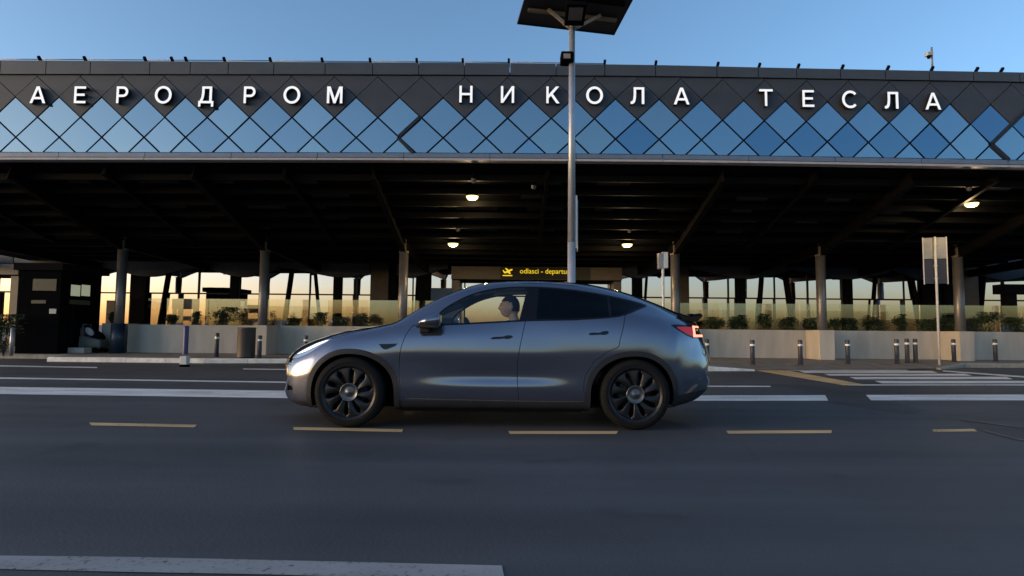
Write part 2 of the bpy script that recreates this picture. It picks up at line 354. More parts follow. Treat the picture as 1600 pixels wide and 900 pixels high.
GLYPHS = {                                     # outlines at cap height 1: solid first, then holes
    'А': [[(0, 0), (.16, 0), (.245, .235), (.675, .235), (.76, 0), (.92, 0), (.545, 1), (.375, 1)], [(.295, .37), (.625, .37), (.46, .83)]],
    'Е': [[(0, 0), (.68, 0), (.68, q), (q, q), (q, .435), (.61, .435), (.61, .435 + q), (q, .435 + q), (q, 1 - q), (.67, 1 - q), (.67, 1), (0, 1)]],
    'Р': [[(0, 0), (q, 0), (q, .37)] + arc(.38, .685, .30, .315, -90, 90) + [(0, 1)], [(q, .51)] + arc(.37, .685, .165, .175, -90, 90) + [(q, .86)]],
    'О': [arc(.49, .5, .49, .525, 0, 350, 35), arc(.49, .5, .335, .38, 0, 350, 35)],
    'С': [arc(.48, .5, .48, .525, 42, 318, 28) + arc(.48, .5, .33, .38, 318, 42, 24)],
    'Д': [[(0, -.2), (.135, -.2), (.135, 0), (.745, 0), (.745, -.2), (.88, -.2), (.88, q), (.78, q), (.78, 1), (.20, 1), (.20, .62), (.17, .36), (.08, q), (0, q)], [(.24, q), (.635, q), (.635, 1 - q), (.345, 1 - q), (.345, .6), (.31, .33)]],
    'М': [[(0, 0), (.14, 0), (.14, .72), (.39, 0), (.51, 0), (.76, .72), (.76, 0), (.90, 0), (.90, 1), (.70, 1), (.45, .28), (.20, 1), (0, 1)]],
    'Н': [[(0, 0), (q, 0), (q, .435), (.76 - q, .435), (.76 - q, 0), (.76, 0), (.76, 1), (.76 - q, 1), (.76 - q, .435 + q), (q, .435 + q), (q, 1), (0, 1)]],
    'И': [[(0, 0), (q, 0), (.77 - q, .76), (.77 - q, 0), (.77, 0), (.77, 1), (.77 - q, 1), (q, .24), (q, 1), (0, 1)]],
    'К': [[(0, 0), (q, 0), (q, .31), (.275, .45), (.585, 0), (.77, 0), (.375, .56), (.745, 1), (.555, 1), (q, .52), (q, 1), (0, 1)]],
    'Л': [[(0, 0), (.1, 0), (.2, .05), (.27, .15), (.31, .35), (.325, .6), (.325, 1 - q), (.65, 1 - q), (.65, 0), (.80, 0), (.80, 1), (.18, 1), (.18, .55), (.155, .3), (.11, .18), (0, .14)]],
    'Т': [[(.32, 0), (.32 + q, 0), (.32 + q, 1 - q), (.78, 1 - q), (.78, 1), (0, 1), (0, 1 - q), (.32, 1 - q)]],
}
def text_mesh(ch, cap, depth, face_mat, side_mat):
    """one sign letter as a solid in its own X-Z plane, facing -Y, centred on the middle of its cap height"""
    lps = [([Vector(p) for p in l], k > 0) for k, l in enumerate(GLYPHS[ch])]
    xs = [p.x for l, _ in lps for p in l]
    return glyph_mesh(lps, cap, (min(xs) + max(xs)) / 2, .5, depth, [face_mat, side_mat])
def font_mesh(body):
    cu = bpy.data.curves.new('lettering', 'FONT'); cu.body = body; cu.size = 1.0; cu.extrude = 0.02; cu.resolution_u = 4
    t = bpy.data.objects.new('lettering', cu); COL.objects.link(t); bpy.context.view_layer.update()
    me = bpy.data.meshes.new_from_object(t.evaluated_get(bpy.context.evaluated_depsgraph_get()))
    bpy.data.objects.remove(t); bpy.data.curves.remove(cu)
    return me
def text_pieces(body, height, width, m):
    """the letters of a line of text as meshes facing -Y, with their x offsets from its middle"""
    full = font_mesh(body); ys = [v.co.y for v in full.vertices]; tot = max(v.co.x for v in full.vertices)
    s = height / (max(ys) - min(ys)); cy = (max(ys) + min(ys)) / 2; kx = width / tot; out = []
    for k, ch in enumerate(body):
        if ch == ' ': continue
        end = max(v.co.x for v in font_mesh(body[:k + 1]).vertices)
        me = font_mesh(ch); x0 = min(v.co.x for v in me.vertices); x1 = max(v.co.x for v in me.vertices); cx = (x0 + x1) / 2
        for v in me.vertices:
            x, y, z = v.co; v.co = ((x - cx) * kx, -z * .2, (y - cy) * s)
        me.materials.clear(); me.materials.append(m)
        out.append((me, (end - (x1 - x0) / 2 - tot / 2) * kx))
    return out

# ================================================================== GROUND
road = sheet('road', [(-900, -900, 0), (900, -900, 0), (900, 900, 0), (-900, 900, 0)], M['asphalt'], kind='structure')
def mark(name, pix, m, z=0.004, label=None):
    o = sheet(name, [gp(u, v, z) for u, v in pix], m, road)
    if label: o['label'] = label
    return o
# the long white edge stripe, with a gap where a dark trench crosses it
mark('edge_stripe', [(-900, 611), (-300, 608), (0, 615.5), (450, 622), (800, 626), (1000, 626.5), (1294, 626), (1289.5, 617.5), (1000, 618), (800, 616), (450, 610.5), (0, 604.5), (-300, 598), (-900, 600)], M['white_mark'])
mark('edge_stripe', [(1361, 625.5), (1600, 625.5), (2200, 619), (2200, 611), (1600, 616.3), (1353, 617)], M['white_mark'])
mark('lane_line', [(-500, 583.5), (0, 591.8), (450, 598.2), (900, 604), (1204, 604.6), (1204, 602.8), (900, 602), (450, 596.4), (0, 589.6), (-500, 581)], M['white_mark'])
mark('lane_line', [(1325, 602.2), (1600, 602.2), (1900, 600), (1900, 598.5), (1600, 600.6), (1325, 600.6)], M['white_mark'])
mark('lane_line', [(-400, 565), (0, 572.6), (152, 575), (152, 573.4), (0, 570.8), (-400, 563)], M['white_mark'])
mark('lane_line', [(380, 577.2), (450, 578), (450, 576.6), (380, 575.8)], M['white_mark'])
for q in ([(143, 664.6), (304, 667.6), (308, 663.4), (139, 660.2)], [(459, 671.6), (628, 675), (630, 670.6), (458, 667.2)], [(797, 678), (963, 678), (966, 673.4), (794, 673.4)],
          [(1138, 677.6), (1299, 676.6), (1300, 672), (1134, 673)], [(1459, 674.8), (1527, 674), (1522, 670), (1456, 671)],
          [(-190, 654), (-20, 659.5), (-14, 655.6), (-192, 650)], [(1780, 668), (1960, 663), (1955, 659), (1772, 664)]):
    mark('yellow_dash', q, M['yellow_mark'])
mark('stop_stripe', [(-260, 872), (0, 889), (200, 893.5), (400, 897), (600, 902), (789, 906), (784, 883.5), (600, 879), (400, 874.5), (200, 870), (0, 868), (-260, 852)], M['worn_mark'])
mark('hatched_stripe', [(1176, 578.2), (1319, 602), (1352, 601), (1226, 578)], M['yellow_mark'], 0.006)
for q in ([(1226, 579), (1420, 579), (1416, 577.6), (1222, 577.6)], [(1258, 582.6), (1466, 582.6), (1456, 579.4), (1248, 579.6)], [(1296, 587), (1520, 587), (1506, 583.8), (1287, 584)],
          [(1337, 592.6), (1583, 592.6), (1572, 588.6), (1327, 589)], [(1378, 599), (1650, 599), (1640, 595), (1366, 595)]):
    mark('crossing_bar', q, M['white_mark'], 0.006)
mark('lane_line', [(1472, 580.4), (1600, 590), (1760, 597), (1760, 594.5), (1600, 587.6), (1474, 578.8)], M['white_mark'], 0.008)
mark('asphalt_patch', [(1205, 600), (1250, 601), (1345, 612), (1372, 625), (1445, 640), (1428, 647), (1365, 640), (1292, 628), (1285, 616)], M['patch'], 0.0015)
mark('asphalt_patch', [(1500, 656), (1620, 672), (1750, 690), (1745, 702), (1590, 686), (1535, 672)], M['patch'], 0.0015)
mark('trench_edge', [(1500, 656), (1620, 671.6), (1750, 689.6), (1750, 687.6), (1620, 670.2), (1500, 654.6)], M['trench'], 0.007)
mark('trench_edge', [(1535, 673), (1590, 687), (1745, 703), (1745, 701), (1590, 685.2), (1535, 671.4)], M['trench'], 0.007)
# pavement: a slab with its kerb along the road, dropped where the crossing meets it
PZ = 0.12
k1 = gp(73, 565); k2 = gp(320, 567.5); k3 = gp(452, 567.5); k4 = gp(1100, 580); k5 = gp(1180, 579.8)
edge = [Vector((-40, 17.4, 0)), Vector((k1.x - .3, 17.2, 0)), Vector((k1.x, k1.y, 0)), Vector((k2.x, k2.y, 0)), Vector((k3.x, k3.y, 0)), Vector((k4.x, k4.y, 0)), Vector((k5.x, k5.y, 0))]
tail = [gp(1470, 577.6), gp(1508, 574.6), gp(1700, 575), Vector((60, 17, 0))]
fr = edge + tail
vv, ff = [], []
KW = 0.16
def zf(i): return PZ if i < len(edge) or i > len(edge) else 0.03
for i, p in enumerate(fr):
    z = PZ if i not in (len(edge) - 1, len(edge)) else 0.02
    vv += [(p.x, p.y + KW, z), (p.x, p.y + 1.3, PZ + .001), (p.x, 60, PZ + .001)]
for i in range(len(fr) - 1):
    a = i * 3; b = a + 3
    ff += [(a, b, b + 1, a + 1), (a + 1, b + 1, b + 2, a + 2)]
pav = mesh_obj('pavement', vv, ff, M['paving'], kind='structure')
def kerb(a, b, ha, hb, m):
    bm = bmesh.new(); e = 0.03
    A = [(a.x, a.y, -.02), (a.x, a.y, ha - e), (a.x, a.y + e, ha), (a.x, a.y + KW, ha), (a.x, a.y + KW, -.02)]
    B = [(b.x, b.y, -.02), (b.x, b.y, hb - e), (b.x, b.y + e, hb), (b.x, b.y + KW, hb), (b.x, b.y + KW, -.02)]
    va = [bm.verts.new(v) for v in A]; vb = [bm.verts.new(v) for v in B]
    for k in range(4): bm.faces.new((va[k], vb[k], vb[k + 1], va[k + 1]))
    bm.faces.new(va); bm.faces.new(list(reversed(vb))); bmesh.ops.recalc_face_normals(bm, faces=bm.faces)
    return bm_obj('kerb', bm, m, pav)
def kerb_run(a, b, ha, hb, m, step=1.0):
    n = max(1, round((b - a).length / step)); j = Vector((b - a)).normalized() * 0.006
    for k in range(n):
        p = a.lerp(b, k / n); q = a.lerp(b, (k + 1) / n)
        h0 = ha + (hb - ha) * k / n; h1 = ha + (hb - ha) * (k + 1) / n
        d = random.uniform(-.004, .004)
        kerb(p + j, q - j, h0 + .004 + d, h1 + .004 + d, m)
kerb_run(edge[1], edge[2], PZ, PZ, M['kerb_grey']); kerb_run(edge[2], edge[3], PZ, PZ, M['kerb'])
kerb_run(edge[3], edge[4], PZ, PZ, M['kerb']); kerb_run(edge[4], edge[5], PZ, PZ, M['kerb'], 1.2); kerb_run(edge[5], edge[6], PZ, .03, M['kerb'])
kerb_run(tail[0], tail[1], .03, PZ, M['kerb_grey'], .5); kerb_run(tail[1], tail[2], PZ, PZ, M['kerb_grey']); kerb_run(edge[0], edge[1], PZ, PZ, M['kerb_grey'], 2)

# ================================================================== CANOPY WITH THE DIAMOND FACADE
YF = 14.0
canopy = thing('terminal_canopy', 'long dark canopy with a band of blue diamond glass carrying the white lettering', 'canopy', (0, YF, 0))
def C(v): return (v[0], v[1] - YF, v[2])                # into the canopy's own coordinates
AP_U = [-505, -439, -373, -307, -241, -175, -109, -42, 24.5, 92.7, 159, 225, 290, 357, 423, 489, 556.6, 624.3, 692.5, 759.7, 826.6, 896, 961.7, 1030, 1096, 1161.8, 1227, 1292.7, 1356.7, 1421.5, 1484.5, 1548, 1612, 1676, 1740, 1804, 1868, 1932, 1996, 2060]
def vb(u): return float(np.interp(u, [-600, 0, 520, 700, 900, 1040, 1200, 1400, 1600, 2200], [239, 238.6, 239.2, 239.8, 241, 242.2, 244.4, 247.6, 251, 262]))
def vt(u): return float(np.interp(u, [-600, 0, 520, 800, 1040, 1200, 1400, 1600, 2200], [93, 95.5, 98.6, 100, 103.2, 107, 111, 114.5, 124]))
def node(i2, row):
    """grid node: i2 half steps along the facade, row up from the bottom edge"""
    h = i2 / 2.0; i = int(math.floor(h)); t = h - i
    i = max(0, min(len(AP_U) - 2, i)); t = h - i
    u = AP_U[i] * (1 - t) + AP_U[i + 1] * t
    v = vb(u) - {'B': 0, 'R0': -7.2, 'R1': 24.3, 'R2': 55.8, 'R3': 87.4, 'R4': 119, 'S': 121.5}[row]
    p = px(u, v, YF); return (p.x, p.z)
def clip_low(a, b, zl):
    t = (zl - a[1]) / (b[1] - a[1]); return (a[0] + (b[0] - a[0]) * t, zl)
NA = len(AP_U)
GAP = 0.020
backing_v, backing_f = [], []
for k in range(NA):
    p = node(2 * k, 'B'); q = node(2 * k, 'S')
    backing_v += [C((p[0], YF + .06, p[1])), C((q[0], YF + .06, q[1]))]
    if k: backing_f.append((2 * k - 2, 2 * k, 2 * k + 1, 2 * k - 1))
mesh_obj('facade_grid', backing_v, backing_f, M['joint'], canopy)
def pane(poly, m, name, y=0.0, tilt=0.0):
    pts = inset(poly, GAP if name == 'glass_pane' else .008)
    o = prism_xz(name, pts, 0, .045, m, canopy)
    cx = sum(p[0] for p in pts) / len(pts); cz = sum(p[1] for p in pts) / len(pts)
    for v in o.data.vertices: v.co.x -= cx; v.co.z -= cz
    o.location = (cx, y, cz)
    if tilt: o.rotation_euler = (random.gauss(0, tilt), 0, random.gauss(0, tilt))
    return o
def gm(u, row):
    w = min(1, max(0, (u - 560) / 700.0)); r = random.random()     # clearer panes to the right, with a darker sky reflection put into their tint
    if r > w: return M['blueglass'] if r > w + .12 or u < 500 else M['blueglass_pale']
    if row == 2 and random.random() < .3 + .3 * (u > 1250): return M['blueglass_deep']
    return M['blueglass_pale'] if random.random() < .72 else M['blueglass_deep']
for k in range(1, NA - 2):
    u = AP_U[k]; a = 2 * k; tl = 0.011
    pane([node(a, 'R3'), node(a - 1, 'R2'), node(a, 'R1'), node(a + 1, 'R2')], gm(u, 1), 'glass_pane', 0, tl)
    c = a + 1; zl = node(c, 'B')[1]
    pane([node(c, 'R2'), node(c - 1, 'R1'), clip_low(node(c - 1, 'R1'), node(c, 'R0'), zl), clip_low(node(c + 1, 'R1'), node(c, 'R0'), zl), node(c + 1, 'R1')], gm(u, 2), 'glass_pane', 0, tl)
    zl = node(a, 'B')[1]
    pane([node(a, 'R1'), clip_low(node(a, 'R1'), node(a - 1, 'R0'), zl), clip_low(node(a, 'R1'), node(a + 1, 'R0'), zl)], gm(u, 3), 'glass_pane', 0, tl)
    pane([node(c, 'R4'), node(c - 1, 'R3'), node(c, 'R2'), node(c + 1, 'R3')], M['fascia'], 'facade_panel', -.012, .003)
    zt = node(a, 'S')[1]
    pane([node(a, 'R3'), node(a + 1, 'R4'), clip_low(node(a, 'R3'), (2 * node(a + 1, 'R4')[0] - node(a, 'R3')[0], 2 * node(a + 1, 'R4')[1] - node(a, 'R3')[1]), zt) if False else (node(a + 1, 'R4')[0], zt + .001), (node(a - 1, 'R4')[0], zt), node(a - 1, 'R4')], M['fascia'], 'facade_panel', -.008, .003)
# expansion joints, dark strips that stand proud of the glass
for us in ([(656, 'R2', .0), (622, 'R1', 0), (646, 'B', 0)], [(1612, 'R3', 0), (1580, 'R2', 0), (1548, 'R1', 0), (1575, 'B', 0)]):
    pts = []
    for u, r, _ in us:
        v = vb(u) - {'B': 0, 'R1': 24.3, 'R2': 55.8, 'R3': 87.4}[r]; p = px(u, v, YF); pts.append(Vector((p.x, -.03, p.z)))
    bm = bmesh.new()
    for p, q in zip(pts, pts[1:]): add_bar(bm, p, q, .05, .075)
    bm_obj('expansion_joint', bm, M['joint'], canopy)
# capping, bottom trim and roof, in bays along the facade
def run(name, prof_fn, m, us, parent=canopy, close=True):
    """sweep an outline (list of canopy-space (y,z)) along the facade"""
    rings = [[(px(u, 300, YF).x, y, z) for y, z in prof_fn(u)] for u in us]
    n = len(rings[0]); vs_ = [p for r in rings for p in r]; fs = []
    for i in range(len(rings) - 1):
        for k in range(n if close else n - 1):
            fs.append((i * n + k, (i + 1) * n + k, (i + 1) * n + (k + 1) % n, i * n + (k + 1) % n))
    if close: fs += [tuple(range(n - 1, -1, -1)), tuple(range((len(rings) - 1) * n, len(rings) * n))]
    o = mesh_obj(name, vs_, fs, m, parent)
    bm = bmesh.new(); bm.from_mesh(o.data); bmesh.ops.recalc_face_normals(bm, faces=bm.faces); bm.to_mesh(o.data); bm.free()
    return o
def zpx(u, v): return px(u, v, YF).z
caps_u = [-450, -340, -230, -120, -10, 62, 132, 226, 290, 350, 422, 503, 578, 651, 723, 795, 868, 945, 1025, 1122, 1187, 1248, 1317, 1388, 1457, 1527, 1600, 1680, 1780, 1880, 1980]
for a, b in zip(caps_u, caps_u[1:]):
    run('cap_panel', lambda u: [(-.05, zpx(u, vb(u) - 122.0)), (-.05, zpx(u, vt(u))), (.35, zpx(u, vt(u)) + .02), (.35, zpx(u, vb(u) - 122))], M['cap'], [a + .6, (a + b) / 2, b - .6])
bays = list(range(-450, 1981, 135))
for a, b in zip(bays, bays[1:]):
    us = [a + .4, a + 45, a + 90, b - .4]
    run('bottom_trim', lambda u: [(-.04, zpx(u, vb(u) + 7)), (-.04, zpx(u, vb(u) + .3)), (.12, zpx(u, vb(u) + .3)), (.12, zpx(u, vb(u) + 7))], M['trim'], us)
    run('drip_edge', lambda u: [(-.075, zpx(u, vb(u) + 12)), (-.075, zpx(u, vb(u) + 8.6)), (.16, zpx(u, vb(u) + 8.6)), (.16, zpx(u, vb(u) + 12))], M['lip'], us)
# soffit slopes down from the facade to the column heads, then runs level to the terminal
YC, YG = 18.5, 24.0                                     # column line, terminal glass line
ZS1, ZS2 = 3.78, 3.55
def zfront(u): return zpx(u, vb(u) + 9)
us = list(range(-470, 2001, 130))
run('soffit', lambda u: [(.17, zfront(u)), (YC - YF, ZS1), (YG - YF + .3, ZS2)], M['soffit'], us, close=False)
run('roof', lambda u: [(.36, zpx(u, vt(u)) - .05), (26, zpx(u, vt(u)) - .3)], M['cap'], us, close=False)
def zsoffit(X, Y):
    u = 800 + X / YF * F
    t = (Y - YF - .17) / (YC - YF - .17)
    return zfront(u) * (1 - t) + ZS1 * t if t < 1 else ZS1 + (ZS2 - ZS1) * (Y - YC) / (YG + .3 - YC)
# purlins across the soffit
for j, Y in enumerate([14.75, 15.4, 16.05, 16.7, 17.35, 18.0, 19.3, 20.3, 21.3, 22.3]):
    bm = bmesh.new(); xs = [-18, -12, -6, 0, 6, 12, 18]
    for a, b in zip(xs, xs[1:]): add_bar(bm, C((a, Y, zsoffit(a, Y) - .09)), C((b, Y, zsoffit(b, Y) - .09)), .09, .16)
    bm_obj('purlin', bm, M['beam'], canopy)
# deck strips between purlins catch some of the evening light
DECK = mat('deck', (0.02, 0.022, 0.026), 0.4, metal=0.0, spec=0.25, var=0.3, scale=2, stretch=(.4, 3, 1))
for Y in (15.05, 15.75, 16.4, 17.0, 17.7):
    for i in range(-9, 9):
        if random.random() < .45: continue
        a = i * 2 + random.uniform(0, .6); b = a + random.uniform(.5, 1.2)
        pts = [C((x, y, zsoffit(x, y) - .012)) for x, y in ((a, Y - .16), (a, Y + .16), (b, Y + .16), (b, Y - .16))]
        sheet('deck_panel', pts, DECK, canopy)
# columns, their heads and the rising beams
col_px = [(-248, 470), (-30, 470), (188, 470), (412, 450), (630, 450), (1055, 430), (1283, 455), (1498, 455), (1716, 455), (1930, 455)]
col_x = []
for u, v in col_px:
    X = px(u, v, YC).x; col_x.append(X)
    c = tube('column', C((X, YC, PZ)), C((X, YC, 3.36)), .142, M['column'], canopy, n=24)
    bm = bmesh.new(); add_tube(bm, (X, YC - YF, 3.355), (X, YC - YF, 3.40), .155, n=24); add_bar(bm, (X, YC - YF, 3.4), (X, YC - YF, ZS1), .12, .12)
    bm_obj('column_head', bm, M['bronze'], canopy)
    u2 = 800 + X * 1.02 / 14.5 * F
    a = Vector(C((X, YC, ZS1 - .28))); b = Vector(C((X * 1.01, 14.3, zsoffit(X, 14.3) - .22)))
    bm = bmesh.new(); add_bar(bm, a, b, .03, .34)
    for s in (-.17, .17): add_bar(bm, a + Vector((0, 0, s)), b + Vector((0, 0, s)), .16, .022)
    bm_obj('rising_beam', bm, M['beam'], canopy)
    bm = bmesh.new(); add_bar(bm, C((X, YC, ZS1 - .2)), C((X, YG, ZS2 - .2)), .12, .3)
    bm_obj('rear_beam', bm, M['beam'], canopy)
    if 100 < u < 250:
        tube('column_sleeve', C((X - .01, YC - .01, PZ)), C((X - .01, YC - .01, 1.04)), .20, M['sleeve'], canopy, n=24)
# secondary beams half-way between the columns
for X in [(a + b) / 2 for a, b in zip(col_x, col_x[1:])]:
    bm = bmesh.new(); add_bar(bm, C((X, YC, ZS1 - .12)), C((X * 1.01, 14.4, zsoffit(X, 14.4) - .12)), .1, .2)
    bm_obj('secondary_beam', bm, M['beam'], canopy)
# brackets along the roof edge and the wire they carry
br_u = [-100, -40, 61, 132, 226, 268, 290, 350, 422, 503, 578, 651, 723, 795, 945, 1025, 1122, 1187, 1248, 1317, 1388, 1457, 1527, 1566, 1640, 1710]
for u in br_u:
    p = px(u, vt(u), YF)
    bar('roof_bracket', C((p.x, YF + .12, p.z - .02)), C((p.x * .998, YF - .06, p.z + .10)), .055, .055, M['dark'], canopy)
bm = bmesh.new(); wus = [-300, 0, 61, 132, 226, 350, 422, 578, 723, 795, 945]
for a, b in zip(wus, wus[1:]):
    p = px(a, vt(a) - 3.2, YF + .1); q = px(b, vt(b) - 3.2 + (.8 if b > 500 else 0), YF + .1); add_tube(bm, C(p), C(q), .011, n=6)
bm_obj('safety_wire', bm, M['bracket'], canopy)

# three words of white letters on stand-offs
words = [('АЕРОДРОМ', [59, 125, 191, 255, 322, 390, 456, 523], 'first word of white sign letters, eight letters at the left end of the canopy'),
         ('НИКОЛА', [728, 793, 864, 929, 996, 1065], 'middle word of white sign letters, six letters crossed by the lamp pole'),
         ('ТЕСЛА', [1197, 1263, 1327, 1393, 1458], 'last word of white sign letters, five letters at the right end of the canopy')]
YL = YF - .016; LD = .115
def vl(u): return float(np.interp(u, [0, 523, 728, 1065, 1197, 1458], [148, 148.2, 147, 150, 152.4, 158]))
lcache = {}
for w, us_, lab in words:
    o0 = px(sum(us_) / len(us_), vl(us_[0]), YL - LD)
    W = thing('sign_lettering', lab, 'sign letters', (o0.x, YL, o0.z), 'words of the airport name on the canopy')
    for ch, u in zip(w, us_):
        if ch not in lcache:
            me = text_mesh(ch, .415, LD, M['letter'], M['letter_side'])
            lcache[ch] = me
        p = px(u, vl(u), YL - LD)
        ob = link('letter', lcache[ch], W); ob.location = (p.x - o0.x, 0, p.z - o0.z)

# lamps under the canopy
def ceiling_lamp(u, v, lit, label, watts=0):
    d = ray(u, v); t = 10.0
    for _ in range(60):
        P = Vector((0, 0, CAM_H)) + d * t
        if P.z > zsoffit(P.x, P.y) - .06: break
        t += .25
    for _ in range(30):
        t += (zsoffit(P.x, P.y) - .14 - P.z) / d.z * .5; P = Vector((0, 0, CAM_H)) + d * t
    L = thing('ceiling_lamp', label, 'lamp', P, 'round lamps under the canopy')
    r = .165 if lit else .07
    bm = bmesh.new(); lathe(bm, [(.0, .16), (r * .7, .16), (r * 1.15, .03), (r * 1.15, -.015), (r, -.015)], 24); bm_obj('housing', bm, M['dark'], L)
    bm = bmesh.new(); lathe(bm, [(r, -.012), (r * .92, -.06), (r * .6, -.10), (.0001, -.115)], 24); bm_obj('diffuser', bm, M['lampglow'] if lit else M['lampoff'], L)
    if lit:
        ld = bpy.data.lights.new('lamp_light', 'POINT'); ld.energy = watts; ld.color = (1.0, .72, .36); ld.shadow_soft_size = .08
        lo = link('lamp_light', ld, L); lo.location = (0, 0, -.16)
ceiling_lamp(738, 306, True, 'lit round ceiling lamp nearest the facade, above the departures portal', 14)
ceiling_lamp(708, 380, True, 'lit round ceiling lamp just above the left end of the departures portal', 14)
ceiling_lamp(980, 381, True, 'lit round ceiling lamp above the right end of the departures portal', 14)
ceiling_lamp(1518, 317, True, 'lit round ceiling lamp alone at the far right under the canopy', 14)
ceiling_lamp(740, 279, False, 'unlit round ceiling lamp just above the brightest lit lamp')
ceiling_lamp(834, 289, False, 'unlit ceiling lamp left of the pole, right of the brightest lit lamp')
ceiling_lamp(1514, 292, False, 'unlit ceiling lamp over the lit lamp at the far right')
ceiling_lamp(984, 358, False, 'unlit ceiling lamp over the lit lamp right of the lamp pole')
ceiling_lamp(716, 356, False, 'unlit ceiling lamp between the two lit lamps left of the pole')

# ================================================================== TERMINAL BEHIND
term = thing('terminal_building', 'glass fronted terminal behind the planters reflecting the sunset', 'building', (0, YG, 0))
def T(v): return (v[0], v[1] - YG, v[2])
ZW = 3.30; ZT = 2.30
mull_u = [-360, -290, -215, -140, -70, 0, 75, 148, 224, 310, 372, 484, 556, 645, 726, 846, 960, 1065, 1138, 1210, 1262, 1316, 1412, 1470, 1568, 1640, 1715, 1790, 1860, 1940]
mx = [px(u, 470, YG).x for u in mull_u]
for a, b in zip(mx, mx[1:]):
    for z0, z1 in ((.14, ZT - .03), (ZT + .03, ZW + .25)):
        o = mesh_obj('window_pane', [(a + .03, 0, z0), (b - .03, 0, z0), (b - .03, 0, z1), (a + .03, 0, z1), (a + .03, .03, z0), (b - .03, .03, z0), (b - .03, .03, z1), (a + .03, .03, z1)],
                     [(0, 1, 2, 3), (4, 7, 6, 5), (0, 4, 5, 1), (1, 5, 6, 2), (2, 6, 7, 3), (3, 7, 4, 0)], M['winglass'], term)
        o.rotation_euler = (0, 0, random.gauss(0, .002))
for x in mx: box('mullion', (x - .025, -.05, .12), (x + .025, .06, ZW + .2), M['mullion'], term)
for a, b in zip(mx, mx[1:]): box('transom', (a + .026, -.04, ZT - .026), (b - .026, .05, ZT + .026), M['mullion'], term)
box('plinth', (mx[0], -.06, 0.1), (mx[-1], .2, .135), M['dark'], term)
box('room_block', (mx[0], .35, 0), (mx[-1], 14, 3.5), M['dark'], term)
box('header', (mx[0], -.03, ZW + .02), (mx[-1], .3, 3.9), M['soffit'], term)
# scalloped valance hanging under the soffit: curved plates that dip at the dark piers
def valance(u0, u1, dip_u, top=420, dip=434):
    bm = bmesh.new(); n = 16; Y = 23.78; a_, b_ = [], []
    for k in range(n + 1):
        u = u0 + (u1 - u0) * k / n
        w = max(0, 1 - abs(u - dip_u) / (max(u1 - dip_u, dip_u - u0))) ; w = w * w * (3 - 2 * w)
        p = px(u, top + (dip - top) * w + (u - 800) * .004, Y); q = px(u, 398 + (u - 800) * .004, Y)
        a_.append((bm.verts.new(T(p)), bm.verts.new(T((p.x, Y + .08, p.z))))); b_.append((bm.verts.new(T(q)), bm.verts.new(T((q.x, Y + .08, q.z)))))
    for k in range(n):
        bm.faces.new((a_[k][0], a_[k + 1][0], b_[k + 1][0], b_[k][0])); bm.faces.new((a_[k][1], b_[k][1], b_[k + 1][1], a_[k + 1][1])); bm.faces.new((a_[k][0], a_[k][1], a_[k + 1][1], a_[k + 1][0]))
    bmesh.ops.recalc_face_normals(bm, faces=bm.faces)
    for f in bm.faces: f.smooth = True
    bm_obj('valance', bm, M['valance'], term)
for d in ((-100, 20, -40), (22, 128, 70), (148, 305, 228), (307, 434, 374), (436, 578, 534), (580, 700, 640), (960, 1050, 1000), (1078, 1230, 1168), (1232, 1390, 1328), (1392, 1500, 1444), (1502, 1640, 1570), (1642, 1790, 1716)): valance(*d)
def pier(u0, u1, Y, m, name='pier', v0=380, d=.4, zb=PZ):
    a = px(u0, 470, Y).x; b = px(u1, 470, Y).x; zt = px((u0 + u1) / 2, v0, Y).z
    return box(name, (a, Y - YG, zb), (b, Y - YG + d, zt), m, term)
for u0, u1 in ((202, 226), (358, 370), (520, 531), (652, 672), (990, 1004), (1153, 1165), (1322, 1333), (1444, 1470), (1640, 1654)): pier(u0, u1, 23.82, M['dark'], d=.12)
for u0, u1 in ((578, 606), (1062, 1077), (1506, 1530)): pier(u0, u1, 23.7, M['brown'], 'boxed_column', d=.24)
for u0, u1 in ((606, 618), (1480, 1494)): pier(u0, u1, 23.72, M['dark'], 'boxed_column', d=.2)
def strut(u0, v0, u1, v1, r, Y0=23.9, Y1=23.91):
    tube('slanted_strut', T(px(u0, v0, Y1)), T(px(u1, v1, Y0)), r, M['dark'], term, n=12)
for a in ((268, 395, 243, 540, .075), (459, 395, 438, 540, .07), (489, 400, 502, 540, .045), (1192, 420, 1183, 545, .07), (1226, 415, 1246, 545, .075), (1370, 420, 1361, 545, .045), (1422, 415, 1446, 545, .075), (1539, 420, 1529, 545, .07), (652, 420, 646, 540, .035), (1012, 420, 1004, 545, .035)): strut(*a)

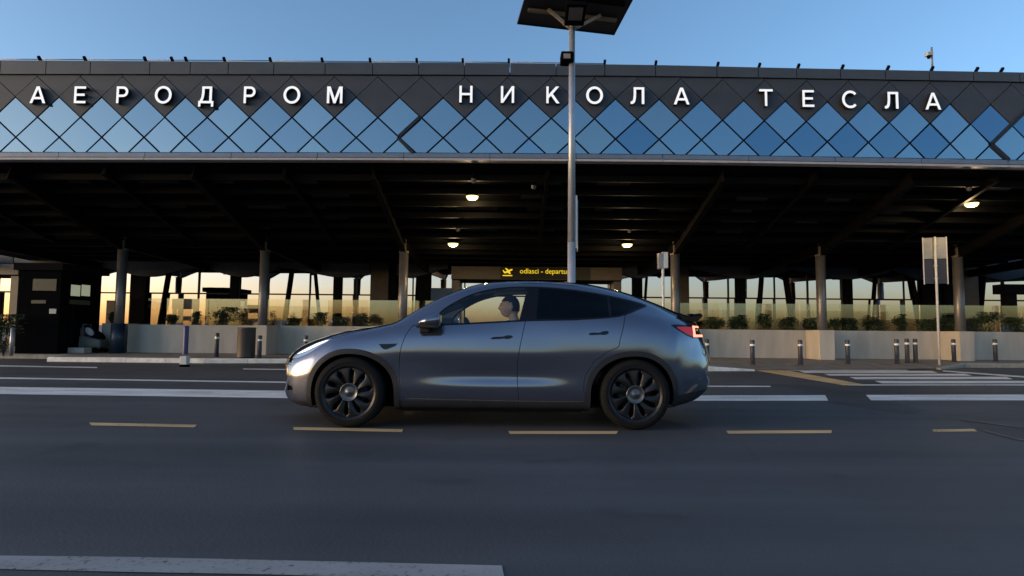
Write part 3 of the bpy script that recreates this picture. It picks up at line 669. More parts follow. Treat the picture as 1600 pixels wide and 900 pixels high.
# departures portals
def portal(u0, u1, v0, v1, Y, label, sign):
    a = px(u0, (v0 + v1) / 2, Y); b = px(u1, (v0 + v1) / 2, Y); zt = px((u0 + u1) / 2, v0, Y).z; zb = px((u0 + u1) / 2, v1, Y).z
    P = thing('entrance_portal', label, 'portal', ((a.x + b.x) / 2, Y, PZ)); hx = (b.x - a.x) / 2
    box('lintel', (-hx, 0, zb - PZ), (hx, .72, zt - PZ), M['bronze'], P, .01)
    for s in (-1, 1):
        x0, x1 = sorted((s * hx, s * (hx - .34))); box('post', (x0 + .02, .05, 0), (x1 - .02, .70, zb - PZ - .003), M['bronze'], P)
    box('shadow_gap', (-hx + .03, .02, zb - PZ - .045), (hx - .03, .70, zb - PZ - .002), M['dark'], P)
    if sign:
        sx0 = px(782, 425, Y).x - P.location.x; sx1 = px(922, 425, Y).x - P.location.x
        box('sign_panel', (sx0, -.035, zb - PZ + .02), (sx1, -.002, zt - PZ - .02), M['signboard'], P)
        zc = px(838, 425, Y).z - PZ
        tx = px(812, 425, Y).x - P.location.x; tw = px(899, 425, Y).x - P.location.x - tx
        for me, cx in text_pieces('odlasci - departures', .26, tw, M['yellow_lit']):
            link('letter', me, P).location = (tx + tw / 2 + cx, -.042, zc)
        # take-off pictogram: plane on a rising line over a runway bar
        bm = bmesh.new(); cx = px(793, 425, Y).x - P.location.x
        def poly(pts): bm.faces.new([bm.verts.new((cx + x, -.045, zc + z)) for x, z in pts])
        poly([(-.19, -.175), (.19, -.175), (.19, -.135), (-.19, -.135)])
        poly([(-.17, -.02), (-.10, -.075), (.02, -.03), (.19, .06), (.20, .10), (.14, .105), (.0, .04), (-.10, -.005)])
        poly([(-.02, .03), (.06, .06), (-.05, .145), (-.10, .135)]); poly([(.0, -.04), (.09, .005), (.13, -.085), (.09, -.10)]); poly([(-.20, .06), (-.16, .06), (-.10, -.01), (-.15, -.03)])
        bm_obj('pictogram', bm, M['yellow_lit'], P)
    return P
portal(705, 972, 417, 437, 23.2, 'tan entrance portal with the lit yellow departures sign', True)
portal(-236, 29, 412, 428, 23.2, 'tan entrance portal at the left edge, partly behind the dark kiosk', False)

# ================================================================== PLANTER WALLS, BALUSTRADES, SHRUBS
YW = 19.0; ZP = 1.02
def planter(u0, u1, label, blocks, zt=ZP):
    a = px(u0, 530, YW).x; b = px(u1, 530, YW).x
    P = thing('planter_wall', label, 'planter wall', ((a + b) / 2, YW, PZ), 'long concrete planters under the canopy'); ox = (a + b) / 2
    box('wall', (a - ox, 0, 0), (b - ox, .18, zt - PZ), M['concrete'], P, .008)
    box('back_wall', (a - ox, 1.05, 0), (b - ox, 1.2, zt - PZ - .02), M['concrete'], P)
    for s, x in ((0, a), (1, b)): box('end_wall', (x - ox - (0 if s == 0 else .15), .182, 0), (x - ox + (.15 if s == 0 else 0), 1.048, zt - PZ - .004), M['concrete'], P)
    box('soil', (a - ox + .152, .182, 0), (b - ox - .152, 1.048, zt - PZ - .10), M['soil'], P)
    for x0, x1 in blocks:
        box('column_block', (x0 - ox, -.87, 0), (x1 - ox, -.004, zt - PZ + .006), M['concrete'], P, .01)
    return P
YB = 18.13
bx = lambda u: px(u, 540, YB).x
planter(199, 700, 'concrete planter wall left of the car with the dark bin standing before it', [(bx(396), bx(416)), (bx(612), bx(634))])
planter(1000, 2000, 'concrete planter wall right of the car behind the row of bollards', [(bx(1042), bx(1064)), (bx(1281), bx(1304.5)), (bx(1500), bx(1523)), (bx(1716), bx(1740))])
planter(158, 181, 'short pale wall end between the kiosk and the blue sleeved column', [], zt=1.05)
def balustrade(u0, u1, label, n):
    Y = 20.45; a = px(u0, 490, Y).x; b = px(u1, 490, Y).x
    B = thing('glass_balustrade', label, 'glass screen', ((a + b) / 2, Y, .95), 'glass screens behind the planters'); ox = (a + b) / 2
    for k in range(n):
        x0 = a + (b - a) * k / n + .008; x1 = a + (b - a) * (k + 1) / n - .008
        o = box('glass_panel', (x0 - ox, -.008, -.75), (x1 - ox, .008, .98), M['balglass'], B)
        o.rotation_euler = (random.gauss(0, .004), 0, random.gauss(0, .0015))
    box('base_rail', (a - ox, -.04, -.83), (b - ox, .04, -.752), M['trim'], B)
balustrade(201, 700, 'tall glass screen behind the left planter, tinted orange by the sunset', 8)
balustrade(1000, 2000, 'tall greenish glass screen behind the right planter', 16)

def shrub(u, w, h, label, group, m, Y=19.55, n=240, sparse=False, zb=.93):
    c = px(u, 500, Y); R = w / 2
    S = thing('shrub', label, 'shrub', (c.x, Y, zb), group)
    rnd = random.Random(int(u * 10))
    bm = bmesh.new(); tips = []
    for k in range(9):
        a = rnd.uniform(0, 2 * PI); t = rnd.uniform(.3, 1)
        tip = Vector((math.cos(a) * R * .75 * t, math.sin(a) * R * .5 * t, h * rnd.uniform(.55, .98)))
        tips.append(tip); add_tube(bm, (0, 0, -.05), tip, .009, .003, 5, False)
    bm_obj('stem', bm, M['stem'], S)
    bm = bmesh.new()
    clumps = [Vector((rnd.uniform(-1, 1) * R * .72, rnd.uniform(-1, 1) * R * .5, h * rnd.uniform(.15, .8))) for _ in range(9)] + tips
    for k in range(int(n * 2.6) if not sparse else n // 2):
        cl = rnd.choice(clumps); s = .075 * (w + .2)
        p = cl + Vector((rnd.gauss(0, 1) * s, rnd.gauss(0, 1) * s, rnd.gauss(0, 1) * s * .9))
        p.z = max(-.02, min(h, p.z))
        L = rnd.uniform(.018, .042); a = rnd.uniform(0, 2 * PI); e = rnd.uniform(-.6, 1.0)
        d = Vector((math.cos(a) * math.cos(e), math.sin(a) * math.cos(e), math.sin(e))); s_ = d.orthogonal().normalized(); s_.rotate(Matrix.Rotation(rnd.uniform(0, 6.28), 3, d))
        q = [p - d * L, p + s_ * L * .45, p + d * L, p - s_ * L * .45]
        bm.faces.new([bm.verts.new(v) for v in q])
    bm_obj('foliage', bm, m, S, kind='stuff')
    return S
px19 = 19.55 / F
GL = 'shrubs in the left planter'; GR = 'shrubs in the right planter'
for u, w, h, lab, sp in ((268, 24, 20, 'low spreading shrub in the left planter beside the slanted strut', 0), (306, 18, 26, 'small upright shrub under the grey frame in the left planter', 0), (352, 46, 34, 'largest dark rounded shrub in the left planter, behind the bollard', 0),
                       (392, 22, 10, 'thin low growth against the block of the second column', 1), (427, 20, 28, 'sparse twiggy shrub right of the second column', 1), (458, 36, 15, 'flat low shrub between the second column and the bare bollard', 0),
                       (502, 24, 26, 'narrow upright shrub above the headlight of the car', 0), (533, 36, 18, 'low dark shrub above the bonnet of the car', 0), (566, 34, 26, 'rounded green shrub above the bonnet, nearest the windscreen', 0)):
    shrub(u, w * px19 * .85, h * px19 * .85 + .06, lab, GL, M['leaf'] if u < 480 else M['leaf2'], sparse=bool(sp), n=200 + w * 9)
labs = ['low hedge shrub just right of the car tail', 'wide hedge shrub second from the car tail', 'small round shrub third from the car tail', 'low shrub left of the block with the right hand column', 'shrub touching the left of the column block',
        'shrub just right of the fifth column', 'low shrub with the tall post of the bay behind it', 'wide shrub midway between the two right columns', 'small round shrub left of the tall sign post', 'wide low shrub directly behind the tall sign post', 'shrub between sign post and last column', 'largest bushy shrub right of the last column', 'shrub at the right edge of the photo']
for (u, w, h), lab in zip(((1116, 40, 24), (1152, 38, 25), (1194, 26, 31), (1232, 32, 25), (1266, 34, 24), (1304, 22, 24), (1328, 26, 24), (1364, 44, 26), (1405, 28, 32), (1448, 46, 23), (1480, 36, 26), (1541, 52, 38), (1588, 44, 28)), labs):
    shrub(u, w * px19 * .82, h * px19 * .85 + .06, lab, GR, M['leaf'], n=220 + w * 9)

# ================================================================== STREET FURNITURE
bol_px = [(338, 558, 'bollard left of the car, directly left of the brown bin', 520), (405, 560, 'bollard left of the car, directly right of the brown bin', 524), (477, 562, 'bollard standing just ahead of the headlight of the car', 524),
          (1105, 568, 'bollard nearest the tail light of the car', 530), (1176, 570, 'second bollard behind the car tail, at the tip of the yellow stripe', 531), (1251, 570, 'bollard in front of the planter left of the first column block', 531), (1325, 569.5, 'bollard right of the first column block, alone', 531),
          (1402, 569, 'leftmost bollard of the close group of three', 530), (1418, 566.5, 'middle bollard of the close group of three', 529), (1431, 566.5, 'rightmost bollard of the close group of three', 529), (1491, 565.5, 'bollard just right of the tall sign post', 530), (1556, 565, 'bollard at the far right end of the row', 530)]
proto = None
for u, v, lab, vtp in bol_px:
    p = gp(u, v, PZ)
    if proto is None:
        proto = thing('bollard', lab, 'bollard', p, 'dark bollards along the pavement')
        bm = bmesh.new(); lathe(bm, [(.085, 0), (.085, .012), (.058, .014), (.058, .545)], 20); bm_obj('post', bm, M['bollard'], proto)
        bm = bmesh.new(); lathe(bm, [(.060, .545), (.060, .60)], 20); bm_obj('reflective_band', bm, M['band'], proto)
        bm = bmesh.new(); lathe(bm, [(.058, .60), (.058, .70), (.052, .715), (.0001, .72)], 20); bm_obj('cap', bm, M['bollard'], proto)
        o = proto
    else:
        o = copy_tree(proto); o.location = p; o['label'] = lab
    hz = abs((px(u, vtp, p.y).z - PZ) / .72); o.scale = (1, 1, hz)
# litter bin
p = gp(384, 559.5, PZ)
B = thing('litter_bin', 'dark brown cylindrical bin between two bollards in front of the planter', 'bin', p)
bm = bmesh.new(); lathe(bm, [(.235, .03), (.235, .80), (.24, .81), (.24, .84), (.2, .845), (.2, .6)], 28); bm_obj('drum', bm, M['bin'], B)
bm = bmesh.new(); lathe(bm, [(.21, 0), (.21, .03), (.0001, .03)], 24); bm_obj('foot', bm, M['black'], B)
# blue delineator post
p = gp(288.5, 573, 0.0)
D = thing('traffic_post', 'blue post on a white and black base at the kerb left of the car', 'post', p)
bm = bmesh.new(); lathe(bm, [(.115, 0), (.115, .03), (.09, .06), (.0001, .06)], 20); bm_obj('rubber_base', bm, M['black'], D)
bm = bmesh.new(); add_box(bm, (-.085, -.085, .055), (.085, .085, .26), .02); bm_obj('white_base', bm, M['whitepost'], D)
bm = bmesh.new(); lathe(bm, [(.06, .30), (.06, .97), (.05, .99), (.0001, .99)], 20); bm_obj('post', bm, M['bluepost'], D)
# kiosk
x1 = px(92, 500, 17.7).x; x0 = px(26, 500, 17.7).x; zt = px(92, 423, 17.7).z
K = thing('kiosk', 'dark flat roofed kiosk with small lit windows at the left edge', 'kiosk', (x1, 17.7, PZ)); w = x1 - x0; H = zt - PZ
box('wall', (-w, 0, 0), (0, 1.75, H), M['black'], K, .01)
box('roof', (-w - .1, -.12, H + .003), (.12, 1.95, H + .22), M['dark'], K, .01)
def kp(u, v, face):
    if face == 'f': q = px(u, v, 17.69); return (q.x - x1, q.z - PZ)
    Y = x1 * F / (u - 800); q = px(u, v, Y); return (Y - 17.7, q.z - PZ)
def kwin(name, u0, u1, v0, v1, face, m):
    a = kp(u0, v1, face); b = kp(u1, v0, face)
    if face == 'f': box(name, (a[0], -.02, a[1]), (b[0], -.003, b[1]), m, K)
    else: box(name, (.003, a[0], a[1]), (.02, b[0], b[1]), m, K)
kwin('window', 51, 89, 436, 454, 'f', M['dimgreen']); kwin('light_strip', 49, 72, 469, 474, 'f', M['dimgreen']); kwin('notice', 77, 88, 482.5, 490, 'f', M['paper'])
kwin('window', 109.5, 123.5, 446, 462, 's', M['paleglass']); kwin('window', 126, 139, 446, 462, 's', M['paleglass']); kwin('sill', 108, 140, 470, 475, 's', M['dimgreen']); kwin('door_frame', 112.5, 117, 476, 536, 's', M['dark'])
# low pale kerb block by the kiosk, luggage cart, panel behind
p = gp(107, 552, PZ)
tag(box('concrete_block', (px(87, 548, p.y).x, p.y, PZ + .003), (px(131, 548, p.y).x, p.y + .35, PZ + .17), M['concrete'], None, .015), 'low pale concrete block on the pavement beside the kiosk', 'kerb block')
p = gp(146, 551, PZ)
G = thing('luggage_cart', 'grey luggage cart with a dark bag and a pale bundle by the kiosk corner', 'cart', p)
bm = bmesh.new(); add_box(bm, (-.36, -.22, .16), (.34, .25, .42), .06)
for vtx in bm.verts:
    if vtx.co.z > .3: vtx.co.x = vtx.co.x * 1.0 - (.0 if vtx.co.x > 0 else -.02); vtx.co.z += .12 * (vtx.co.x < 0)
bm_obj('body', bm, M['greyplastic'], G, True)
bm = bmesh.new(); add_tube(bm, (-.32, -.18, .45), (-.24, -.18, .88), .025); add_tube(bm, (-.32, .18, .45), (-.24, .18, .88), .025); add_tube(bm, (-.24, -.18, .88), (-.24, .18, .88), .025); add_box(bm, (-.33, -.2, .4), (-.2, .2, .8), .05); bm_obj('handle', bm, M['bag'], G)
box('base', (-.34, -.2, .03), (.33, .22, .14), M['black'], G, .02)
for x in (-.25, .25):
    for y in (-.19, .19): tube('wheel', (x, y - .02, .035), (x, y + .02, .035), .035, M['black'], G)
bm = bmesh.new(); bmesh.ops.create_uvsphere(bm, u_segments=16, v_segments=10, radius=1, matrix=Matrix.Translation((.06, 0, .56)) @ Matrix.Rotation(.5, 4, 'Y') @ Matrix.Diagonal((.30, .2, .13, 1)))
tag(bm_obj('travel_bag', bm, M['black'], None, True), 'black soft bag lying on the grey luggage cart', 'bag').location = p
bm = bmesh.new(); bmesh.ops.create_uvsphere(bm, u_segments=16, v_segments=10, radius=1, matrix=Matrix.Translation((-.03, -.18, .66)) @ Matrix.Rotation(.75, 4, 'Y') @ Matrix.Diagonal((.17, .07, .1, 1)))
tag(bm_obj('pale_bundle', bm, M['bundle'], None, True), 'pale oval bundle resting on the black bag of the cart', 'bundle').location = p
a = px(158.5, 500, 20.0); b = px(177, 500, 20.0); zt = px(168, 469, 20.0).z
tag(box('panel_board', (a.x, 20.2, PZ), (b.x, 20.28, zt), M['bronze'], None, .005), 'tan upright board left of the blue sleeved column', 'board')
shrub(174.5, .22, .42, 'small dark bush on the pale wall end by the blue sleeved column', 'dark bushes at the kiosk', M['leaf'], Y=19.5, n=260, zb=1.0)
shrub(8, .95, 1.15, 'tall dark bush at the left edge in front of the kiosk', 'dark bushes at the kiosk', M['leaf'], Y=17.2, n=900, zb=.12)
p = gp(17, 556, PZ)
tag(tube('thin_post', p, p + Vector((0, 0, .78)), .045, M['pole']), 'thin grey post in front of the bush at the left edge', 'post')
# grey frame added in place of a reflection in the left glass screen
p = px(289, 490, 21.1)
Fm = thing('reflected_frame', 'grey frame standing in for a reflection in the left glass screen', 'frame', (p.x, 21.1, PZ))
def fz(v): return px(289, v, 21.1).z - PZ
def fx(u): return px(u, 490, 21.1).x - p.x
box('top_panel', (fx(268), 0, fz(483)), (fx(308), .06, fz(467)), M['signback'], Fm); box('lower_bar', (fx(271.5), 0, fz(501)), (fx(306), .06, fz(494)), M['signback'], Fm)
for u0, u1 in ((269, 275), (301, 307)): box('leg', (fx(u0), .003, 0), (fx(u1), .057, fz(483.2)), M['signback'], Fm)
a = px(673, 470, 22.6); b = px(707, 470, 22.6)
tag(box('hoarding', (a.x, 22.6, PZ), (b.x, 22.66, px(690, 450, 22.6).z), M['navy']), 'plain navy blue hoarding left of the departures portal', 'hoarding')
a = px(1568, 450, 21.5)  # dark beam and post added in place of a reflection in the glass
Q = thing('reflected_beam', 'dark frame with a thick beam, standing in for a reflection at the right edge', 'frame', (a.x, 21.5, PZ))
box('beam', (0, 0, px(1580, 459, 21.5).z - PZ), (1.6, .5, px(1580, 444, 21.5).z - PZ), M['dark'], Q); box('post', (.24, .05, 0), (.52, .45, px(1580, 459, 21.5).z - PZ - .003), M['dark'], Q)

# solar street lamp
LY = 9.4; LX = px(893, 437, LY).x; topz = 6.05
S = thing('street_lamp', 'tall grey lamp pole with a tilted solar panel rising behind the car', 'street lamp', (LX, LY, 0))
bm = bmesh.new(); add_tube(bm, (0, 0, 0.02), (0, 0, 2.4), .066, .062, 20); add_tube(bm, (0, 0, 2.4), (0, 0, topz - .02), .062, .048, 20); bm_obj('pole', bm, M['pole'], S)
bm = bmesh.new(); add_box(bm, (-.18, -.18, 0.003), (.18, .18, .02)); add_tube(bm, (0, 0, .02), (0, 0, .18), .09, .07, 16); bm_obj('base_plate', bm, M['pole'], S)
e = Vector((.98, .2, 0)).normalized(); nrm = Vector((e.y, -e.x, 0))
P0 = Vector((px(808, 38, 9.7).x - LX, 9.7 - LY, px(808, 38, 9.7).z)); tiltv = (nrm + Vector((0, 0, .22))).normalized()
def pp(a, b, c=0.0): return P0 + e * (a * 1.75) + tiltv * (b * 1.15) + e.cross(tiltv).normalized() * c
up_ = 1 if e.cross(tiltv).z > 0 else -1
def plate(name, a0, a1, b0, b1, c0, c1, m):
    q = [pp(a, b, c * up_) for c in (c0, c1) for a, b in ((a0, b0), (a1, b0), (a1, b1), (a0, b1))]
    o = mesh_obj(name, q, [(3, 2, 1, 0), (4, 5, 6, 7), (0, 1, 5, 4), (1, 2, 6, 5), (2, 3, 7, 6), (3, 0, 4, 7)], m, S)
    bm = bmesh.new(); bm.from_mesh(o.data); bmesh.ops.recalc_face_normals(bm, faces=bm.faces); bm.to_mesh(o.data); bm.free(); return o
plate('solar_panel', .012, .988, .015, .985, .012, .034, M['solar'])
for r in ((0, 1, 0, .014), (0, 1, .986, 1), (0, .011, .0145, .9855), (.989, 1, .0145, .9855)): plate('panel_frame', *r, 0, .04, M['solar'])
for b_ in (.30, .62): plate('panel_rail', .06, .94, b_, b_ + .05, -.035, .009, M['bracket'] if b_ < .4 else M['dark'])
cen = pp(.5, .42)
bm = bmesh.new(); add_bar(bm, Vector((0, 0, topz - .12)), pp(.24, .40, -.03 * up_), .035, .05); add_bar(bm, Vector((0, 0, topz - .12)), pp(.76, .40, -.03 * up_), .035, .05); add_bar(bm, Vector((0, 0, topz - .03)), pp(.5, .45, -.03 * up_), .06, .06)
bm_obj('panel_bracket', bm, M['bracket'], S)
lh = thing  # lamp head under the panel, facing the road
bm = bmesh.new(); add_box(bm, (-.16, -.42, -.03), (.16, .0, .05), .02, at=(.02, -.12, topz - .10), rot=Matrix.Rotation(-.35, 3, 'X')); bm_obj('lamp_head', bm, M['black'], S)
bm = bmesh.new(); add_box(bm, (-.11, -.36, -.036), (.11, -.12, -.031), at=(.02, -.12, topz - .10), rot=Matrix.Rotation(-.35, 3, 'X')); bm_obj('lamp_lens', bm, M['lampoff'], S)
fz_ = px(885, 92, LY).z
bm = bmesh.new(); add_box(bm, (-.13, -.14, -.085), (.08, .10, .07), .022, at=(-.06, .0, fz_)); bm_obj('flood_lamp', bm, M['black'], S)
bm = bmesh.new(); add_box(bm, (-.09, -.148, -.06), (.02, -.141, .02), at=(-.06, 0, fz_)); bm_obj('flood_lens', bm, M['bracket'], S)
bm = bmesh.new(); add_bar(bm, (-.05, 0, fz_ + .08), (0, 0, fz_ + .22), .03, .03); bm_obj('flood_bracket', bm, M['pole'], S)
zc = px(903, 347, LY).z
SP = thing('pole_sign', 'white sign plate seen edge on, fixed to the grey lamp pole', 'sign', (LX + .075, LY, zc))
bm = bmesh.new(); add_box(bm, (-.014, -.03, -.43), (.014, .42, .43), .004, rot=Matrix.Rotation(-.14, 3, 'Z')); bm_obj('plate', bm, M['whitepost'], SP)
bm = bmesh.new()
for z in (-.3, .3): add_box(bm, (-.06, -.02, z - .015), (0.0, .02, z + .015))
bm_obj('clamp', bm, M['pole'], SP)
# sign post right (back of a two part sign)
p = gp(1468.5, 573, .02)
R_ = thing('sign_post', 'tall white post at the crossing carrying the back of a two part sign', 'sign post', (p.x, p.y, .02))
ptop = px(1459, 370, p.y)
tube('post', (0, 0, 0), (0, 0, ptop.z - .02), .032, M['whitepost'], R_)
def rz(v): return px(1461, v, p.y).z - .02
rot = Matrix.Rotation(-.38, 3, 'Z')
for nm, v0, v1, m in (('upper_plate', 371, 404, 'signback'), ('lower_plate', 405, 443, 'signdark')):
    bm = bmesh.new(); add_box(bm, (-.27, .036, rz(v1)), (.27, .05, rz(v0)), .003, rot=rot); bm_obj(nm, bm, M[m], R_)
bm = bmesh.new()
for x in (-.285, .285): add_box(bm, (x - .013, .025, rz(444)), (x + .013, .055, rz(370)), .003, rot=rot)
bm_obj('sign_frame', bm, M['whitepost'], R_)
bm = bmesh.new()
for v in (380, 398, 415, 435): add_box(bm, (-.05, .0, rz(v) - .015), (.05, .035, rz(v) + .015), rot=rot)
bm_obj('clamp', bm, M['pole'], R_)
bm = bmesh.new(); lathe(bm, [(.1, 0), (.1, .02), (.04, .05)], 16); bm_obj('foot', bm, M['whitepost'], R_)
# small sign by the right middle column
Yp = 15.4; q = px(1036, 440, Yp)
W2 = thing('sign_post', 'thin white post with two small edge on plates, behind the car tail', 'sign post', (q.x, Yp, PZ))
tube('post', (0, 0, 0), (0, 0, px(1036, 394, Yp).z - PZ), .035, M['whitepost'], W2)
for du, v0, v1, m in ((-4, 396, 420, 'signback'), (4.5, 394, 419, 'whitepost')):
    bm = bmesh.new(); x = du * Yp / F; add_box(bm, (x - .05, -.05, px(1036, v1, Yp).z - PZ), (x + .05, .14, px(1036, v0, Yp).z - PZ), .004); bm_obj('plate', bm, M[m], W2)
# roof camera
q = px(1457, 110, YF + .6)
RC = thing('security_camera', 'thin mast with a small camera on the canopy roof at right', 'camera', q)
zt_ = px(1457, 74, YF + .6).z - q.z
tube('mast', (0, 0, -.05), (0, 0, zt_), .022, M['bracket'], RC)
bm = bmesh.new(); add_box(bm, (-.14, -.06, zt_ * .62), (.0, .08, zt_ * .78), .015); bm_obj('camera_head', bm, M['paper'], RC)
bm = bmesh.new(); lathe(bm, [(.05, 0), (.035, -.06), (.0001, -.08)], 14, at=(-.08, 0, zt_ * .62)); bm_obj('dome', bm, M['black'], RC)

# ================================================================== CAR
# local axes: x from the front axle to the rear, L sideways from the centre line, z up
CAR_Y = 6.92; CAR_X = -1.635
car = thing('car', 'grey blue electric crossover driving left past the terminal', 'car', (CAR_X, CAR_Y, 0))
DOOR_LOW = [(0, .17), (.70, .17), (.87, .20), (.918, .29), (.938, .42), (.918, .53), (.938, .66), (.95, .755), (.937, .91)]
DL = lambda q: DOOR_LOW[:5] + [(q, .53)] + DOOR_LOW[6:]
ST = [
 (-.880, .27, [(0, .33), (.55, .33), (.70, .335), (.76, .37), (.785, .41), (.79, .45), (.79, .49), (.78, .53), (.75, .565), (.68, .59), (.58, .60), (.45, .605), (.24, .61), (0, .61)]),
 (-.865, .27, [(0, .27), (.58, .27), (.74, .28), (.80, .33), (.825, .385), (.83, .44), (.83, .49), (.82, .545), (.785, .60), (.70, .64), (.60, .652), (.46, .657), (.25, .66), (0, .66)]),
 (-.80, .26, [(0, .215), (.62, .215), (.78, .23), (.845, .29), (.865, .36), (.87, .43), (.87, .50), (.86, .575), (.82, .655), (.72, .712), (.61, .728), (.46, .735), (.25, .74), (0, .74)]),
 (-.68, .21, [(0, .19), (.65, .19), (.81, .205), (.88, .27), (.90, .35), (.905, .43), (.905, .52), (.895, .61), (.845, .71), (.74, .77), (.62, .795), (.46, .81), (.25, .82), (0, .82)]),
 (-.45, .11, [(0, .18), (.68, .18), (.84, .195), (.905, .26), (.925, .35), (.93, .44), (.93, .55), (.925, .66), (.88, .78), (.785, .85), (.66, .878), (.48, .895), (.25, .903), (0, .905)]),
 (-.20, .04, [(0, .17), (.70, .17), (.855, .19), (.915, .26), (.935, .36), (.94, .46), (.945, .58), (.945, .71), (.91, .84), (.83, .915), (.70, .948), (.52, .962), (.27, .97), (0, .97)]),
 (.12, 0, [(0, .17), (.70, .17), (.86, .195), (.92, .27), (.94, .37), (.941, .47), (.948, .60), (.95, .73), (.925, .88), (.85, .965), (.73, 1.0), (.54, 1.017), (.28, 1.028), (0, 1.032)]),
 (.40, 0, [(0, .17), (.70, .17), (.865, .20), (.92, .28), (.94, .40), (.933, .50), (.943, .63), (.95, .75), (.93, .90), (.872, 1.005), (.80, 1.045), (.64, 1.068), (.32, 1.085), (0, 1.09)]),
 (.55, 0, DOOR_LOW[:5] + [(.937, .52), (.941, .65), (.95, .755), (.934, .91), (.882, 1.02), (.82, 1.085), (.74, 1.14), (.40, 1.175), (0, 1.185)]),
 (.91, 0, DL(.928) + [(.895, 1.035), (.80, 1.20), (.70, 1.335), (.38, 1.372), (0, 1.382)]),
 (1.16, 0, DL(.921) + [(.90, 1.045), (.78, 1.26), (.655, 1.43), (.36, 1.475), (0, 1.487)]),
 (1.48, 0, DOOR_LOW + [(.902, 1.06), (.76, 1.30), (.60, 1.498), (.34, 1.54), (0, 1.552)]),
 (1.85, 0, DL(.921) + [(.905, 1.085), (.75, 1.315), (.585, 1.512), (.33, 1.555), (0, 1.566)]),
 (2.34, 0, [(0, .17), (.70, .17), (.87, .20), (.92, .29), (.942, .42), (.942, .53), (.949, .66), (.955, .77), (.945, .93), (.91, 1.10), (.75, 1.30), (.57, 1.487), (.32, 1.532), (0, 1.543)]),
 (2.80, 0, [(0, .18), (.70, .18), (.87, .20), (.925, .30), (.945, .42), (.95, .54), (.955, .67), (.96, .79), (.945, .97), (.90, 1.12), (.75, 1.26), (.55, 1.41), (.31, 1.452), (0, 1.463)]),
 (3.16, .03, [(0, .20), (.70, .20), (.86, .21), (.915, .31), (.935, .43), (.94, .55), (.945, .69), (.94, .82), (.92, .97), (.865, 1.09), (.74, 1.19), (.55, 1.295), (.30, 1.34), (0, 1.352)]),
 (3.42, .10, [(0, .22), (.68, .22), (.84, .25), (.90, .34), (.922, .45), (.93, .57), (.93, .70), (.918, .83), (.885, .96), (.815, 1.06), (.71, 1.13), (.54, 1.195), (.30, 1.235), (0, 1.245)]),
 (3.59, .20, [(0, .25), (.66, .25), (.82, .28), (.88, .37), (.905, .48), (.912, .59), (.908, .71), (.892, .83), (.86, .94), (.79, 1.03), (.69, 1.085), (.54, 1.13), (.30, 1.16), (0, 1.17)]),
 (3.69, .26, [(0, .28), (.64, .28), (.79, .31), (.865, .40), (.89, .50), (.897, .60), (.888, .71), (.868, .81), (.83, .91), (.75, .985), (.67, 1.035), (.53, 1.075), (.30, 1.105), (0, 1.12)]),
 (3.76, .29, [(0, .33), (.62, .33), (.76, .36), (.84, .44), (.87, .52), (.872, .60), (.862, .68), (.835, .76), (.78, .83), (.72, .885), (.64, .92), (.50, .945), (.28, .96), (0, .97)]),
 (3.82, .30, [(0, .40), (.60, .40), (.72, .42), (.785, .48), (.80, .54), (.80, .59), (.795, .64), (.78, .69), (.74, .725), (.68, .75), (.60, .765), (.46, .775), (.26, .78), (0, .78)]),
 (3.838, .30, [(0, .47), (.56, .47), (.68, .48), (.74, .51), (.76, .55), (.765, .585), (.76, .62), (.74, .65), (.71, .67), (.65, .685), (.58, .695), (.45, .70), (.25, .703), (0, .703)]),
]
def pchip(xk, yk, x):
    """monotone cubic through (xk, yk); yk may be (n, m)"""
    xk = np.asarray(xk, float); yk = np.asarray(yk, float)
    if yk.ndim == 1: yk = yk[:, None]
    h = np.diff(xk)[:, None]; dl = np.diff(yk, axis=0) / h
    d = np.zeros_like(yk)
    w1 = 2 * h[1:] + h[:-1]; w2 = h[1:] + 2 * h[:-1]
    ok = dl[1:] * dl[:-1] > 0
    with np.errstate(divide='ignore', invalid='ignore'):
        d[1:-1] = np.where(ok, (w1 + w2) / (w1 / np.where(dl[:-1] == 0, 1, dl[:-1]) + w2 / np.where(dl[1:] == 0, 1, dl[1:])), 0)
    d[0] = dl[0]; d[-1] = dl[-1]
    i = np.clip(np.searchsorted(xk, x, side='right') - 1, 0, len(xk) - 2)
    t = ((x - xk[i]) / (xk[i + 1] - xk[i]))[:, None]; hh = h[i]
    return (2*t**3-3*t**2+1)*yk[i] + (t**3-2*t**2+t)*hh*d[i] + (-2*t**3+3*t**2)*yk[i+1] + (t**3-t**2)*hh*d[i+1]
NU, NT = 330, 106
xs_ = np.array([s[0] for s in ST]); zt_a = np.array([s[2][-1][1] for s in ST]); zb_a = np.array([s[2][0][1] for s in ST])
par = np.concatenate([[0], np.cumsum(np.abs(np.diff(xs_)) + .55 * np.abs(np.diff(zt_a)) + .3 * np.abs(np.diff(zb_a)))])
tab = np.array([[s[0], s[1]] + [c for p in s[2] for c in p] for s in ST])
U = np.linspace(0, par[-1], NU)
tu = pchip(par, tab, U)
xst, swp = tu[:, 0], tu[:, 1]
rows = tu[:, 2:].reshape(NU, 14, 2)
tk = np.array([0, .6, 1.0, 1.45, 1.95, 2.45, 2.95, 3.45, 4.05, 4.75, 5.6, 6.5, 7.3, 8.0])      # row knots, about arc length
TT = np.linspace(0, 8.0, NT)
sec = np.empty((NU, NT, 2))
for i in range(NU): sec[i] = pchip(tk, rows[i], TT)
Lg, Zg = sec[..., 0], sec[..., 1]
sg = np.where(xst < 1.5, 1.0, -1.0)
Xg = xst[:, None] + (sg * swp)[:, None] * (Lg / .85) ** np.where(sg > 0, 2.6, 3.3)[:, None]
G3 = np.stack([Xg, Lg, Zg], -1)
